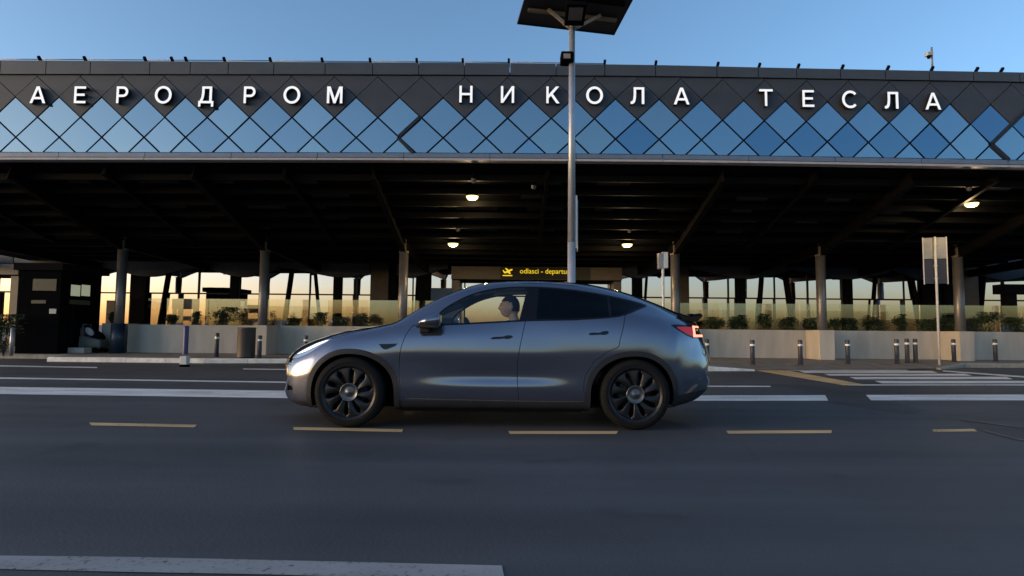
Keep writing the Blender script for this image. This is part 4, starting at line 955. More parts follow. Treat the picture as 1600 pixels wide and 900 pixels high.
def smooth_axis(A, ax, n):
    for _ in range(n):
        B_ = A.copy(); s0 = [slice(None)] * 3; s1 = s0.copy(); s2 = s0.copy()
        s0[ax] = slice(1, -1); s1[ax] = slice(0, -2); s2[ax] = slice(2, None)
        B_[tuple(s0)] = .5 * A[tuple(s0)] + .25 * (A[tuple(s1)] + A[tuple(s2)]); A = B_
    return A
G3 = smooth_axis(G3, 0, 16); G3 = smooth_axis(G3, 1, 3); G3[:, 0, 1] = 0; G3[:, -1, 1] = 0
dU = np.gradient(G3, axis=0); dT = np.gradient(G3, axis=1)
Ng = np.cross(dU, dT); Ng /= np.maximum(np.linalg.norm(Ng, axis=-1, keepdims=True), 1e-9)
if Ng[NU // 2, NT // 2, 1] < 0: Ng = -Ng
Ng = smooth_axis(Ng, 0, 2)
Tg = np.broadcast_to(TT[None, :], (NU, NT))
# vertex record: x, L, z, nx, nL, nz, t
VR = np.concatenate([G3, Ng, Tg[..., None]], -1).reshape(-1, 7)
ii, jj = np.meshgrid(np.arange(NU - 1), np.arange(NT - 1), indexing='ij')
a_ = (ii * NT + jj).ravel(); b_ = ((ii + 1) * NT + jj).ravel(); c_ = ((ii + 1) * NT + jj + 1).ravel(); d_ = (ii * NT + jj + 1).ravel()
TRI = np.concatenate([np.stack([a_, b_, c_], 1), np.stack([a_, c_, d_], 1)])
# end caps of nose and tail: join the lower half of the end section to its upper half
def cap(i):
    out = []; base = i * NT
    for j in range(NT // 2 - 1):
        p, q, r, s = base + j, base + j + 1, base + NT - 2 - j, base + NT - 1 - j
        out += [(p, q, r), (p, r, s)]
    return np.array(out)
TRI = np.concatenate([TRI, cap(0), cap(NU - 1)])
class Sheet:
    def __init__(s, V, T_): s.V = V; s.T = T_
    def cut(s, fn):
        """split along fn(vertex records)=0: (inside, outside)"""
        V = s.V; f = fn(V); f = np.where(np.abs(f) < 1e-7, 1e-7, f)
        neg = f[s.T] < 0; cnt = neg.sum(1)
        ins = [s.T[cnt == 3]]; outs = [s.T[cnt == 0]]
        newV = []; nb = len(V); cache = {}
        def mid(a, b):
            k = (a, b) if a < b else (b, a)
            if k not in cache:
                t = f[a] / (f[a] - f[b]); newV.append(V[a] + (V[b] - V[a]) * t); cache[k] = nb + len(newV) - 1
            return cache[k]
        ia, oa = [], []
        for tri in s.T[(cnt == 1) | (cnt == 2)]:
            tri = [int(q) for q in tri]; ng = [f[q] < 0 for q in tri]; one = sum(ng) == 1
            k = ng.index(True) if one else ng.index(False)
            a, b, c = tri[k], tri[(k + 1) % 3], tri[(k + 2) % 3]; ab, ac = mid(a, b), mid(a, c)
            (ia if one else oa).append((a, ab, ac)); (oa if one else ia).extend([(ab, b, c), (ab, c, ac)])
        V2 = np.concatenate([V, np.array(newV)]) if newV else V
        mk = lambda base, ex: Sheet(V2, np.concatenate([base[0], np.array(ex)]) if ex else base[0])
        return mk(ins, ia), mk(outs, oa)
    def compact(s):
        u, inv = np.unique(s.T, return_inverse=True); return s.V[u], inv.reshape(-1, 3)
def poly_sd(P):
    """signed distance to a closed (x,z) outline, negative inside"""
    P = np.asarray(P, float)
    lo = P.min(0) - .08; hi = P.max(0) + .08
    def fn(V):
        out = np.full(len(V), .08); x, z = V[:, 0], V[:, 2]
        m = (x > lo[0]) & (x < hi[0]) & (z > lo[1]) & (z < hi[1]); q = np.stack([x[m], z[m]], 1)
        if not len(q): return out
        dm = np.full(len(q), 9.0); ins = np.zeros(len(q), bool)
        for a, b in zip(P, np.roll(P, -1, 0)):
            e_ = b - a; w_ = q - a; t = np.clip((w_ @ e_) / max(e_ @ e_, 1e-12), 0, 1)
            dm = np.minimum(dm, np.linalg.norm(w_ - t[:, None] * e_, axis=1))
            c = ((a[1] > q[:, 1]) != (b[1] > q[:, 1]))
            with np.errstate(divide='ignore', invalid='ignore'):
                xi = a[0] + (q[:, 1] - a[1]) / (b[1] - a[1]) * (b[0] - a[0])
            ins ^= c & (q[:, 0] < xi)
        out[m] = np.where(ins, -dm, dm); return out
    return fn
def curve(pts, n=10, closed=False):
    """Catmull-Rom through the points"""
    P = [np.array(p, float) for p in pts]; out = []
    m = len(P)
    for i in range(m if closed else m - 1):
        p0 = P[i - 1] if (closed or i > 0) else 2 * P[0] - P[1]; p1 = P[i]; p2 = P[(i + 1) % m]
        p3 = P[(i + 2) % m] if (closed or i + 2 < m) else 2 * P[-1] - P[-2]
        for k in range(n):
            t = k / n; out.append(.5 * (2 * p1 + (p2 - p0) * t + (2 * p0 - 5 * p1 + 4 * p2 - p3) * t * t + (3 * p1 - p0 - 3 * p2 + p3) * t ** 3))
    if not closed: out.append(P[-1])
    return [tuple(p) for p in out]
def car_mesh(name, sh, m, side, parent=None, off=0.0, rec=None):
    """one side of a part: side -1 is the side towards the camera"""
    V, T_ = sh.compact()
    if not len(T_): return None
    P = V[:, :3] + V[:, 3:6] * off
    co = np.stack([P[:, 0], side * P[:, 1], P[:, 2]], 1); no = np.stack([V[:, 3], side * V[:, 4], V[:, 5]], 1)
    return co, no, T_
def build(name, pieces, m, parent, loc=None):
    """join (co, no, tris) pieces into one mesh object with its own smooth normals"""
    pieces = [p for p in pieces if p is not None]
    co = np.concatenate([p[0] for p in pieces]); no = np.concatenate([p[1] for p in pieces])
    k = 0; T_ = []
    for p in pieces: T_.append(p[2] + k); k += len(p[0])
    T_ = np.concatenate(T_)
    e1 = co[T_[:, 1]] - co[T_[:, 0]]; e2 = co[T_[:, 2]] - co[T_[:, 0]]; fn = np.cross(e1, e2)
    ar = np.linalg.norm(fn, axis=1); keep = ar > 1e-10; T_ = T_[keep]; fn = fn[keep]
    flip = np.einsum('ij,ij->i', fn, no[T_].sum(1)) < 0
    T_[flip] = T_[flip][:, ::-1]
    me = bpy.data.meshes.new(name); me.from_pydata(co.tolist(), [], T_.tolist()); me.update()
    me.polygons.foreach_set('use_smooth', [True] * len(me.polygons))
    nl = no / np.maximum(np.linalg.norm(no, axis=1, keepdims=True), 1e-9)
    me.normals_split_custom_set_from_vertices(nl.tolist())
    me.materials.append(m)
    return link(name, me, parent)

full = Sheet(VR, TRI)
AX = (0.0, 2.89); WZ = .357
def arch_fn(k, grow):
    def fn(V):
        dx = V[:, 0] - AX[k]; dz = np.maximum(V[:, 2] - WZ, 0)
        a = np.where(dx > 0, .505, .435) if k == 0 else np.where(dx < 0, .505, .435)
        f = ((np.abs(dx) / (a + grow)) ** 2.15 + (dz / (.437 + grow)) ** 2.15) ** (1 / 2.15) - 1
        f = np.where(V[:, 1] < .55, 1.0, f)
        return f * .45
    return fn
body = full; arch_rings = []
for k in (0, 1):
    hole, body = body.cut(arch_fn(k, 0.0)); _, ring = hole.cut(arch_fn(k, -.052)); arch_rings.append(ring)
# lower black cladding
def clad_fn(V):
    x = V[:, 0]; zc_ = np.interp(x, [-.9, -.55, -.3, .4, .6, 2.3, 2.45, 3.2, 3.45, 3.7, 3.9], [.262, .255, .25, .27, .278, .278, .29, .33, .37, .40, .42])
    return V[:, 2] - zc_
cladding, body = body.cut(clad_fn)
# side windows
DLO = curve([(.83, 1.05), (.90, 1.185), (1.088, 1.312), (1.272, 1.392), (1.506, 1.443), (1.77, 1.459), (2.05, 1.452), (2.34, 1.424), (2.66, 1.374), (2.98, 1.302), (3.07, 1.272)], 8) + \
      curve([(3.07, 1.272), (3.06, 1.255), (2.988, 1.228), (2.80, 1.158), (2.64, 1.128), (2.315, 1.104), (1.87, 1.090), (1.40, 1.062), (.948, 1.037), (.83, 1.05)], 8)[1:-1]
dlo = poly_sd(DLO)
side_ok = lambda V: np.where(V[:, 1] < .5, .08, -.08)
win, body = body.cut(lambda V: np.maximum(dlo(V), side_ok(V)))
glassA, trim_ring = win.cut(lambda V: dlo(V) + .017)
lin = lambda x0, z0, x1, z1: (lambda V: V[:, 0] - (x0 + (x1 - x0) * (V[:, 2] - z0) / (z1 - z0)))
f_front = lin(1.725, 1.08, 1.815, 1.46); f_rear = lin(1.885, 1.09, 1.925, 1.46); f_q0 = lin(2.63, 1.12, 2.645, 1.38); f_q1 = lin(2.655, 1.12, 2.67, 1.38)
front_win, rest = glassA.cut(f_front); b_pillar, rest = rest.cut(f_rear); rear_win, rest = rest.cut(f_q0); q_div, quarter = rest.cut(f_q1)
# doors
BELT = [(.83, 1.05), (.948, 1.036), (1.40, 1.060), (1.77, 1.083)]
FD = curve([(.62, 1.03), (.56, .93), (.515, .78), (.503, .60), (.512, .45), (.55, .30)], 8) + [(1.712, .282)] + curve([(1.712, .282), (1.697, .50), (1.697, .67), (1.725, .85), (1.775, 1.09)], 8)[1:] + [(1.772, 1.1), (.70, 1.046)]
RD = curve([(1.775, 1.09), (1.725, .85), (1.697, .67), (1.697, .50), (1.712, .282)], 8) + [(2.42, .282), (2.36, .40), (2.38, .55), (2.47, .69), (2.60, .785), (2.718, .835), (2.73, .90), (2.775, 1.06), (2.80, 1.165), (2.3, 1.104)]
fd, rd = poly_sd(FD), poly_sd(RD)
low_side = lambda V: np.where(V[:, 1] < .8, .08, -.08)
G_ = .0035
front_door, body = body.cut(lambda V: np.maximum(fd(V) + G_, low_side(V))); _, body = body.cut(lambda V: np.maximum(fd(V) - G_, low_side(V)))
rear_door, body = body.cut(lambda V: np.maximum(rd(V) + G_, low_side(V))); _, body = body.cut(lambda V: np.maximum(rd(V) - G_, low_side(V)))
# lamps
HL = poly_sd(curve([(-.66, .690), (-.60, .735), (-.50, .795), (-.38, .848), (-.24, .888), (-.23, .880), (-.33, .815), (-.43, .752), (-.53, .708), (-.62, .683)], 6, True))
head, body = body.cut(lambda V: np.maximum(HL(V), np.where(V[:, 1] < .5, .08, -.08)))
DRL = poly_sd([(-.62, .72), (-.50, .785), (-.38, .840), (-.24, .883), (-.26, .868), (-.38, .812), (-.50, .757)])
drl, head = head.cut(DRL)
TL = poly_sd([(3.27, 1.062), (3.33, 1.068), (3.70, 1.062), (3.74, .93), (3.52, .925), (3.44, .955), (3.36, 1.0)])
tail_, body = body.cut(lambda V: np.maximum(TL(V), np.where(V[:, 1] < .3, .08, -.08)))
LIT = poly_sd([(3.545, 1.056), (3.70, 1.052), (3.72, .938), (3.53, .938)]); LIT2 = poly_sd([(3.575, 1.036), (3.80, 1.034), (3.80, .962), (3.565, .962)])
lit, tail_ = tail_.cut(LIT); hole_, lit = lit.cut(LIT2)
tail_red, tail_blk = tail_.cut(poly_sd([(3.33, 1.045), (3.53, 1.045), (3.53, .945), (3.46, .965), (3.38, 1.01)]))
# fender camera, seams, fog slot
CAMP = poly_sd([(.285, .842), (.50, .850), (.50, .842), (.375, .790), (.345, .79)])
fcam, body = body.cut(lambda V: np.maximum(CAMP(V), low_side(V)))
def seam(pts, w=.003):
    P = np.array(pts, float)
    def fn(V):
        q = np.stack([V[:, 0], V[:, 2]], 1); d = np.full(len(q), .08)
        for a, b in zip(P, P[1:]):
            e_ = b - a; t = np.clip(((q - a) @ e_) / (e_ @ e_), 0, 1); d = np.minimum(d, np.linalg.norm(q - a - t[:, None] * e_, axis=1))
        return np.where(V[:, 1] < .45, .08, d - w)
    return fn
for s_ in ([(3.275, .685), (3.48, .69), (3.515, .72), (3.54, .925)], [(-.24, .885), (-.1, .925), (.3, 1.03)], [(-.42, .80), (-.36, .74), (-.365, .70)]):
    _, body = body.cut(seam(s_, .0028))
NT_ = poly_sd([(-.90, .585), (-.80, .655), (-.62, .722), (-.575, .70), (-.66, .65), (-.86, .56)])
nose_t, body = body.cut(lambda V: np.maximum(NT_(V), np.where(V[:, 1] < .40, .08, -.08)))
SLOT = poly_sd([(-.80, .405), (-.62, .405), (-.60, .375), (-.62, .352), (-.80, .352)])
fog, body = body.cut(lambda V: np.maximum(SLOT(V), np.where(V[:, 1] < .35, .08, -.08)))
# glass in the top: windscreen, roof, rear screen
top = lambda V: 6.62 - V[:, 6]
wsx = lambda V: np.maximum(.50 - .10 * (V[:, 1] / .7) ** 2 * -1 - V[:, 0] + 0, V[:, 0] - 1.36)
screen, body = body.cut(lambda V: np.maximum(np.maximum(top(V), (.46 + .13 * (V[:, 1] / .72) ** 2) - V[:, 0]), V[:, 0] - 1.34) * .1)
roofg, body = body.cut(lambda V: np.maximum(np.maximum(top(V), 1.36 - V[:, 0]), V[:, 0] - 2.62) * .1)
rearg, body = body.cut(lambda V: np.maximum(np.maximum(top(V) + .02, 2.72 - V[:, 0]), V[:, 0] - 3.42) * .1)
P2 = lambda sh, off=0.0: [car_mesh('', sh, None, s, None, off) for s in (-1, 1)]
build('body', P2(body), M['paint'], car)
build('lower_cladding', P2(cladding), M['clad'], car)
build('windscreen', P2(screen), M['carglass'], car); build('roof_glass', P2(roofg), M['roofglass'], car); build('rear_screen', P2(rearg), M['privacy'], car)
HF = poly_sd(curve([(1.434, .902), (1.56, .908), (1.585, .904), (1.635, .915), (1.65, .930), (1.63, .942), (1.58, .940), (1.555, .930), (1.434, .922)], 3, True))
HR = poly_sd(curve([(2.418, .952), (2.545, .958), (2.565, .954), (2.61, .965), (2.622, .982), (2.605, .994), (2.56, .991), (2.535, .981), (2.418, .972)], 3, True))
for s in (-1, 1):
    for ring in arch_rings: build('wheel_arch_trim', [car_mesh('', ring, None, s, None, .007)], M['clad'], car)
    d1 = build('front_door', [car_mesh('', front_door, None, s)], M['paint'], car); d2 = build('rear_door', [car_mesh('', rear_door, None, s)], M['paint'], car)
    h1, _ = front_door.cut(HF); h2, _ = rear_door.cut(HR)
    build('handle', [car_mesh('', h1, None, s, None, .005)], M['blackgloss'], d1); build('handle', [car_mesh('', h2, None, s, None, .005)], M['blackgloss'], d2)
    build('window_trim', [car_mesh('', trim_ring, None, s, None, .001)], M['blackgloss'], car)
    build('front_window', [car_mesh('', front_win, None, s)], M['carglass'], car); build('pillar_panel', [car_mesh('', b_pillar, None, s)], M['blackgloss'], car)
    build('rear_window', [car_mesh('', rear_win, None, s)], M['privacy'], car); build('window_divider', [car_mesh('', q_div, None, s)], M['blackgloss'], car); build('quarter_window', [car_mesh('', quarter, None, s)], M['privacy'], car)
    hl = build('headlight', [car_mesh('', head, None, s)], M['lens'], car); build('daytime_light', [car_mesh('', drl, None, s, None, .001)], M['drl'], hl)
    tl = build('tail_light', [car_mesh('', tail_blk, None, s), car_mesh('', hole_, None, s)], M['blackgloss'], car)
    build('red_lens', [car_mesh('', tail_red, None, s)], M['redlens'], tl); build('lit_strip', [car_mesh('', lit, None, s, None, .002)], M['redlit'], tl)
    build('fender_camera', [car_mesh('', fcam, None, s, None, .004)], M['blackgloss'], car)
    build('nose_trim', [car_mesh('', nose_t, None, s, None, -.003)], M['blackgloss'], car)
    build('fog_slot', [car_mesh('', fog, None, s, None, -.012)], M['black'], car)
# liner just under the skin: closes the shut lines and trims the cabin
lin_sh = Sheet(VR, TRI)
for k in (0, 1): _, lin_sh = lin_sh.cut(arch_fn(k, -.01))
_, lin_sh = lin_sh.cut(lambda V: np.maximum(dlo(V) - .012, side_ok(V)))
_, lin_sh = lin_sh.cut(lambda V: np.maximum(np.maximum(5.9 - V[:, 6], .30 - V[:, 0]), V[:, 0] - 1.40) * .1)
_, lin_sh = lin_sh.cut(lambda V: np.maximum(np.maximum(6.5 - V[:, 6], 1.40 - V[:, 0]), V[:, 0] - 2.58) * .1)
head_in, lin_low = lin_sh.cut(lambda V: np.maximum(np.maximum(1.15 - V[:, 2], .7 - V[:, 0]), V[:, 0] - 2.4))
build('cabin_trim', P2(lin_low, -.018), M['interior'], car)
build('headliner', P2(head_in, -.022), M['headliner'], car)
# wheel wells
for k in (0, 1):
    for s in (-1, 1):
        th = np.linspace(-.12, PI + .12, 30); vv, ff = [], []
        for t in th:
            dx = math.cos(t); dz = math.sin(t)
            a = (.505 if (dx > 0) == (k == 0) else .435) - .05; b = .437 - .05
            e_ = 2 / 2.15
            X = AX[k] + a * math.copysign(abs(dx) ** e_, dx); Z = WZ + (b * abs(dz) ** e_ if dz > 0 else dz * .5)
            vv += [(X, s * .93, Z), (X, s * .50, Z)]
        n = len(th)
        ff = [(2 * i, 2 * i + 2, 2 * i + 3, 2 * i + 1) for i in range(n - 1)]; ff.append(tuple(2 * i + 1 for i in range(n)))
        mesh_obj('wheel_well', vv, ff, M['black'], car)
bm = bmesh.new(); add_box(bm, (-.55, -.50, .175), (3.15, .50, .21)); add_box(bm, (.52, -.86, .166), (2.36, .86, .208))
bm_obj('underbody', bm, M['black'], car)

# spoiler lip on the tail
vv, ff = [], []; nl = 21
for i in range(nl):
    s = -1 + 2 * i / (nl - 1); L = s * .66; bow = .10 * abs(s) ** 2.4; zd = -.035 * abs(s) ** 2.2
    for x, z in ((3.50, 1.212), (3.62, 1.186), (3.755, 1.205), (3.765, 1.195), (3.70, 1.13), (3.56, 1.15)): vv.append((x - bow, L, z + zd))
for i in range(nl - 1):
    for j in range(6): ff.append((i * 6 + j, (i + 1) * 6 + j, (i + 1) * 6 + (j + 1) % 6, i * 6 + (j + 1) % 6))
ff += [tuple(range(6)), tuple(range((nl - 1) * 6 + 5, (nl - 1) * 6 - 1, -1))]
bm_ = mesh_obj('spoiler', vv, ff, M['blackgloss'], car)
bm = bmesh.new(); bm.from_mesh(bm_.data); bmesh.ops.recalc_face_normals(bm, faces=bm.faces); bm.to_mesh(bm_.data); bm.free()
# mirrors
for s in (-1, 1):
    bm = bmesh.new(); nu, nv = 20, 14; ring = []
    for i in range(nu + 1):
        t = i / nu; x = .70 + .225 * t
        hz = .060 * min(1, (t / .75)) ** .7 + .004; hy = .105 * (min(1, t / .4) ** .5) + .004; zc_ = 1.066 + .03 * t
        if t > .93: hz *= 1 - (t - .93) * 2.0; hy *= 1 - (t - .93) * 2.0
        r = []
        for j in range(nv):
            a = 2 * PI * j / nv; ca, sa = math.cos(a), math.sin(a)
            r.append(bm.verts.new((x, s * (1.035 + hy * math.copysign(abs(ca) ** .6, ca)), zc_ + hz * math.copysign(abs(sa) ** .7, sa))))
        ring.append(r)
    for a, b in zip(ring, ring[1:]):
        for j in range(nv): bm.faces.new((a[j], a[(j + 1) % nv], b[(j + 1) % nv], b[j]))
    bm.faces.new(ring[0]); endf = bm.faces.new(list(reversed(ring[-1]))); bmesh.ops.recalc_face_normals(bm, faces=bm.faces)
    for f in bm.faces: f.smooth = True
    mi = bm_obj('mirror', bm, M['paint'], car)
    vq = [( .9285, s * (1.035 + .08 * math.copysign(abs(math.cos(a)) ** .6, math.cos(a))), 1.10 + .036 * math.copysign(abs(math.sin(a)) ** .7, math.sin(a))) for a in np.linspace(0, 2 * PI, 16, endpoint=False)]
    mesh_obj('mirror_glass', vq, [tuple(range(16)) if s > 0 else tuple(range(15, -1, -1))], M['chrome'], mi)
    bm = bmesh.new(); add_box(bm, (.69, -.075, 1.012), (.90, .12, 1.045), .012); add_box(bm, (.70, -.12, .965), (.80, -.05, 1.03), .01)
    bmesh.ops.translate(bm, verts=bm.verts, vec=(0, 1.0, 0))
    if s < 0: bmesh.ops.scale(bm, vec=(1, -1, 1), verts=bm.verts); bmesh.ops.reverse_faces(bm, faces=bm.faces)
    bm_obj('mirror_foot', bm, M['clad'], mi)
# nose: black intake and plate panel, rear plate recess
for nm, x0, z0, z1, hw in (('intake', -.885, .315, .40, .50),):
    pass
# interior
bm = bmesh.new(); add_box(bm, (.62, -.80, .80), (1.02, .80, .985), .05); bm_obj('dashboard', bm, M['interior'], car)
bm = bmesh.new(); add_box(bm, (.98, -.2, .86), (1.0, .2, 1.07), .008, rot=Matrix.Rotation(.15, 3, 'Y'), at=(-.1, 0, .1)); bm_obj('centre_screen', bm, M['black'], car)
bm = bmesh.new()
swc = Vector((1.20, -.38, .955)); sax = Vector((.9, 0, .42)).normalized(); s1 = sax.orthogonal().normalized(); s2 = sax.cross(s1)
rg = []
for i in range(28):
    a = 2 * PI * i / 28; cc_ = swc + (s1 * math.cos(a) + s2 * math.sin(a)) * .18; rd_ = (cc_ - swc).normalized()
    rg.append([bm.verts.new(cc_ + (rd_ * math.cos(b) + sax * math.sin(b)) * .017) for b in np.linspace(0, 2 * PI, 8, endpoint=False)])
for i in range(28):
    for j in range(8): bm.faces.new((rg[i][j], rg[(i + 1) % 28][j], rg[(i + 1) % 28][(j + 1) % 8], rg[i][(j + 1) % 8])).smooth = True
for sgn in (-1, 1): add_tube(bm, swc, swc + Vector((0, sgn * .17, 0)), .02)
add_tube(bm, swc - sax * .25, swc, .035)
bm_obj('steering_wheel', bm, M['black'], car)
for y in (-.38, .38):
    bm = bmesh.new(); add_box(bm, (1.30, y - .26, .42), (1.86, y + .26, .56), .05)
    add_box(bm, (-.07, -.26, 0), (.07, .26, .60), .06, rot=Matrix.Rotation(.22, 3, 'Y'), at=(1.84, y, .50))
    st = bm_obj('seat', bm, M['seat'], car)
    bm = bmesh.new(); add_box(bm, (-.05, -.14, 0), (.05, .14, .2), .045, rot=Matrix.Rotation(.16, 3, 'Y'), at=(1.965, y, 1.09)); bm_obj('head_rest', bm, M['seat'], st)
bm = bmesh.new(); add_box(bm, (2.35, -.62, .42), (2.9, .62, .58), .05); add_box(bm, (-.07, -.62, 0), (.07, .62, .62), .06, rot=Matrix.Rotation(.3, 3, 'Y'), at=(2.85, 0, .5)); bm_obj('rear_bench', bm, M['seat'], car)
bm = bmesh.new(); add_box(bm, (-.015, -.12, -.035), (.015, .12, .035), .012, at=(1.16, 0, 1.36)); add_tube(bm, (1.15, 0, 1.37), (1.10, 0, 1.44), .012); bm_obj('rear_view_mirror', bm, M['black'], car)
bm = bmesh.new(); add_box(bm, (1.285, -.60, 1.405), (1.46, -.18, 1.425), .008); bm_obj('sun_visor', bm, M['headliner'], car)

# wheels
def wheel_proto(parent):
    Wh = link('wheel', None, parent)
    bm = bmesh.new()
    lathe(bm, [(.275, -.126), (.287, -.131), (.318, -.127), (.345, -.112), (.3545, -.085), (.3565, -.04), (.3565, .04), (.3545, .085), (.345, .112), (.318, .122), (.27, .118), (.262, .09)], 72, 'Y')
    for r, y in ((.300, -.1325),):
        lathe(bm, [(r - .004, y + .002), (r, y - .001), (r + .004, y + .002)], 72, 'Y')
    bmesh.ops.recalc_face_normals(bm, faces=bm.faces)
    bm_obj('tyre', bm, M['tyre'], Wh)
    bm = bmesh.new(); lathe(bm, [(.243, -.104), (.249, -.114), (.268, -.121), (.276, -.129), (.279, -.123), (.272, -.10), (.25, -.06), (.245, .1)], 72, 'Y'); bm_obj('rim', bm, M['rim'], Wh)
    bm = bmesh.new(); lathe(bm, [(.0001, -.045), (.17, -.045), (.175, -.04), (.175, -.02), (.245, -.015)], 48, 'Y'); bm_obj('brake_disc', bm, M['brake'], Wh)
    bm = bmesh.new(); lathe(bm, [(.0001, -.112), (.018, -.112), (.022, -.108), (.035, -.108), (.04, -.104), (.070, -.106), (.082, -.116), (.090, -.118), (.094, -.108), (.094, -.05)], 48, 'Y'); bm_obj('hub_cap', bm, M['hub'], Wh)
    # one blade: broad outer end, twisted, a slot between it and the next
    nr, na = 14, 7; vv, ff = [], []
    for i in range(nr + 1):
        t = i / nr; r = .088 + (.243 - .088) * t
        w_slot = (.020 + .026 * min(1, t / .6)) * min(1, t / .08 + .3) * (1 if t < .80 else max(.0, 1 - ((t - .80) / .14) ** 2) if t < .94 else 0)
        half = PI / 10 - math.asin(min(.9, w_slot / 2 / r)) ; ph = .07 * t
        half = max(half, .03)
        for j in range(na + 1):
            q = -1 + 2 * j / na; a = ph + q * half
            y = -.108 + .020 * math.sin(t * PI) * -.5 + .010 * q * (1 - t) * 1.2 + .007 * abs(q) ** 3 - .008 * t
            vv.append((r * math.cos(a), y, r * math.sin(a)))
    k = na + 1
    for i in range(nr):
        for j in range(na): ff.append((i * k + j, i * k + j + 1, (i + 1) * k + j + 1, (i + 1) * k + j))
    nb = len(vv); edge_ = [i * k for i in range(nr + 1)], [i * k + na for i in range(nr + 1)]
    for ed in edge_:
        b0 = len(vv)
        for q in ed: vv.append((vv[q][0], vv[q][1] + .028, vv[q][2]))
        for i in range(nr): ff.append((ed[i], ed[i + 1], b0 + i + 1, b0 + i))
    me = None
    for n in range(10):
        if me is None:
            o = mesh_obj('spoke', vv, ff, M['rim'], Wh, True); me = o.data
            bm = bmesh.new(); bm.from_mesh(me); bmesh.ops.recalc_face_normals(bm, faces=bm.faces); bm.to_mesh(me); bm.free()
        else: o = link('spoke', me, Wh)
        o.rotation_euler = (0, n * PI / 5 + .16, 0)
    return Wh
w0 = wheel_proto(car); w0.location = (AX[0], -.815, .357)
w1 = copy_tree(w0, car); w1.location = (AX[1], -.815, .357); w1.rotation_euler = (0, .12, 0)
for k in (0, 1):
    w2 = copy_tree(w0, car); w2.location = (AX[k], .815, .357); w2.rotation_euler = (0, .3 * k, PI)

# ================================================================== DRIVER
per = thing('person', 'driver in a dark jacket with short dark hair looking ahead through the windscreen', 'person', (CAR_X + 1.72, CAR_Y - .38, .55))
def skin_mesh(chains, sub=2):
    """grow a surface round joint chains: list of [(x,y,z,r), ...]; the first point of the first chain is the root"""
    bm = bmesh.new(); pts = {}; rad = []
    def V_(p):
        key = tuple(round(c, 4) for c in p[:3])
        if key not in pts: pts[key] = bm.verts.new(p[:3]); rad.append(p[3])
        return pts[key]
    for ch in chains:
        vs2 = [V_(p) for p in ch]
        for a, b in zip(vs2, vs2[1:]): bm.edges.new((a, b))
    me = bpy.data.meshes.new('figure'); bm.to_mesh(me); bm.free()
    o = bpy.data.objects.new('figure', me); COL.objects.link(o)
    m = o.modifiers.new('skin', 'SKIN'); m.use_smooth_shade = True
    for i, sv in enumerate(me.skin_vertices[0].data): sv.radius = (rad[i], rad[i]); sv.use_root = i == 0
    s = o.modifiers.new('sub', 'SUBSURF'); s.levels = sub; s.render_levels = sub
    bpy.context.view_layer.update()
    out = bpy.data.meshes.new_from_object(o.evaluated_get(bpy.context.evaluated_depsgraph_get()))
    bpy.data.objects.remove(o); return out
HC = Vector((-.105, 0, .70))                      # head centre, the face looks to -x
def arms(extra):
    out = []
    for s in (-1, 1):
        out.append([(-.02, 0, .42, .115 + extra), (-.01, s * .13, .43, .075 + extra), (-.02, s * .20, .40, .055 + extra), (-.14, s * .235, .20, .044 + extra), (-.30, s * .19, .30, .034 + extra)] + ([] if extra else [(-.39, s * .165, .39, .026)]))
    return out
trunk = [(.02, 0, .0, .15), (.03, 0, .16, .135), (.01, 0, .30, .14), (-.02, 0, .42, .115)]
def legs(e): return [[(.02, 0, .0, .15 + e), (-.08, s * .10, .0, .09 + e), (-.30, s * .12, .06, .072 + e), (-.50, s * .13, .10, .058 + e), (-.62, s * .13, -.10, .05 + e), (-.72, s * .13, -.28, .035 + e)] for s in (-1, 1)]
fingers = []
for s in (-1, 1):
    base = (-.39, s * .165, .39, .026)
    for q, (dy, ln) in enumerate(((-.03, .055), (-.01, .065), (.01, .06), (.03, .045))):
        fingers.append([base, (-.43, s * .165 + dy, .405, .010), (-.43 - ln * .6, s * .165 + dy, .40, .0085), (-.43 - ln * .5, s * .165 + dy, .375 - ln * .2, .0075)])
    fingers.append([base, (-.40, s * .125, .41, .011), (-.425, s * .105, .425, .0085)])
me = skin_mesh([trunk] + [[(-.02, 0, .42, .115), (-.045, 0, .52, .058), (-.07, 0, .59, .055), (-.085, 0, .66, .06)]] + arms(0) + legs(0) + fingers)
bm = bmesh.new(); bm.from_mesh(me)
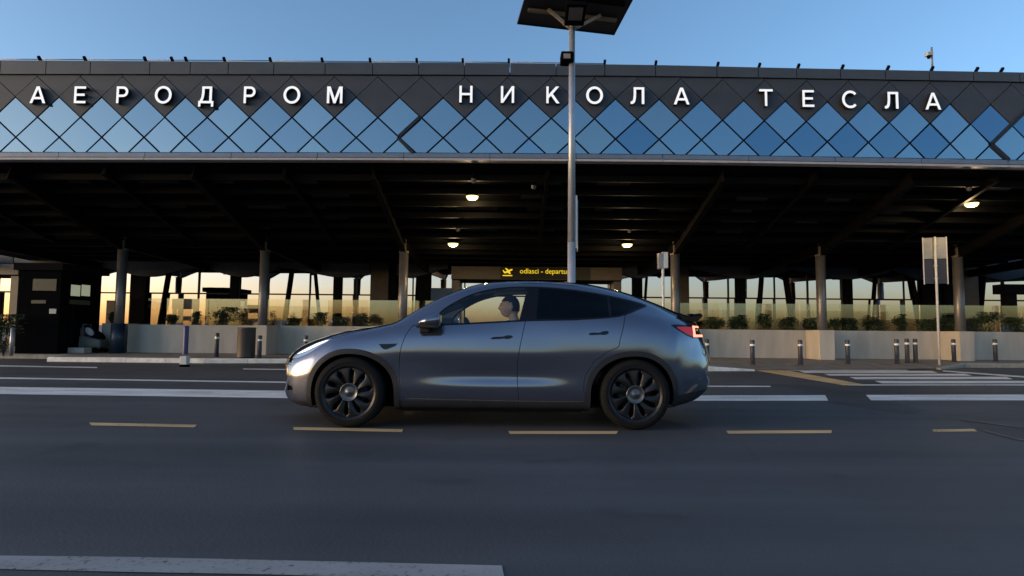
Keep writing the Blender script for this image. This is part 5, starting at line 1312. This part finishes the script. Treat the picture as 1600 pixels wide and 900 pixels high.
def head_pt(d):
    """head surface along direction d (x forward is -x)"""
    f, side, u = -d.x, d.y, d.z
    r = Vector((f * .098, side * .075, u * .118))
    if f > 0: r.x += .012 * f * max(0, 1 - abs(u) * 1.2)
    if u < -.2: r.x += .022 * f * min(1, (-u - .2) * 1.6); r.y *= 1 - .28 * min(1, (-u - .2) * 1.3)
    g = lambda x, c, w: math.exp(-((x - c) / w) ** 2)
    if f > 0:
        nz = g(side, 0, .16)
        r.x += .026 * nz * g(u, -.18, .15) * f + .010 * nz * g(u, .06, .2)
        r.x -= .012 * g(abs(side), .34, .14) * g(u, .10, .12)
        r.x += .008 * g(u, .27, .1) * g(side, 0, .5)
        r.x += .010 * g(side, 0, .3) * (g(u, -.50, .07) + g(u, -.62, .07)) - .006 * g(side, 0, .3) * g(u, -.56, .03)
        r.x += .014 * g(side, 0, .35) * g(u, -.85, .12)
    return Vector((-r.x, r.y, r.z))
sp = bmesh.ops.create_uvsphere(bm, u_segments=40, v_segments=32, radius=1.0)['verts']
for v in sp: v.co = HC + head_pt(v.co.normalized())
for s in (-1, 1):                                  # ears
    bmesh.ops.create_uvsphere(bm, u_segments=12, v_segments=8, radius=1, matrix=Matrix.Translation(HC + Vector((.012, s * .076, -.008))) @ Matrix.Rotation(.2, 4, 'Y') @ Matrix.Diagonal((.020, .010, .034, 1)))
bm_obj('body', bm, M['skin'], per, True)
bm = bmesh.new(); sp = bmesh.ops.create_uvsphere(bm, u_segments=36, v_segments=28, radius=1.0)['verts']
kill = []
for v in sp:
    d = v.co.normalized(); f, u = -d.x, d.z
    v.co = HC + head_pt(d) * 1.075 + Vector((.004, 0, .006))
    if u < (.42 if f > .25 else (.30 if f > -.1 else -.45)) : kill.append(v)
bmesh.ops.delete(bm, geom=kill, context='VERTS'); bm_obj('hair', bm, M['hair'], per, True)
for s in (-1, 1):
    bm = bmesh.new(); bmesh.ops.create_uvsphere(bm, u_segments=12, v_segments=8, radius=.0115, matrix=Matrix.Translation(HC + Vector((-.080, s * .030, .012))))
    bm_obj('eye', bm, M['paper'], per, True)
    bm = bmesh.new(); add_box(bm, (-.006, -.018, -.003), (.004, .018, .003), .002, at=HC + Vector((-.097, s * .03, .032))); bm_obj('eyebrow', bm, M['hair'], per, True)
me = skin_mesh([[(p[0], p[1], p[2], p[3] + .014) for p in trunk] + [(-.038, 0, .50, .068)]] + arms(.014))
o = link('jacket', me, per); me.materials.append(M['cloth'])
me = skin_mesh(legs(.012)); o = link('trousers', me, per); me.materials.append(M['cloth'])
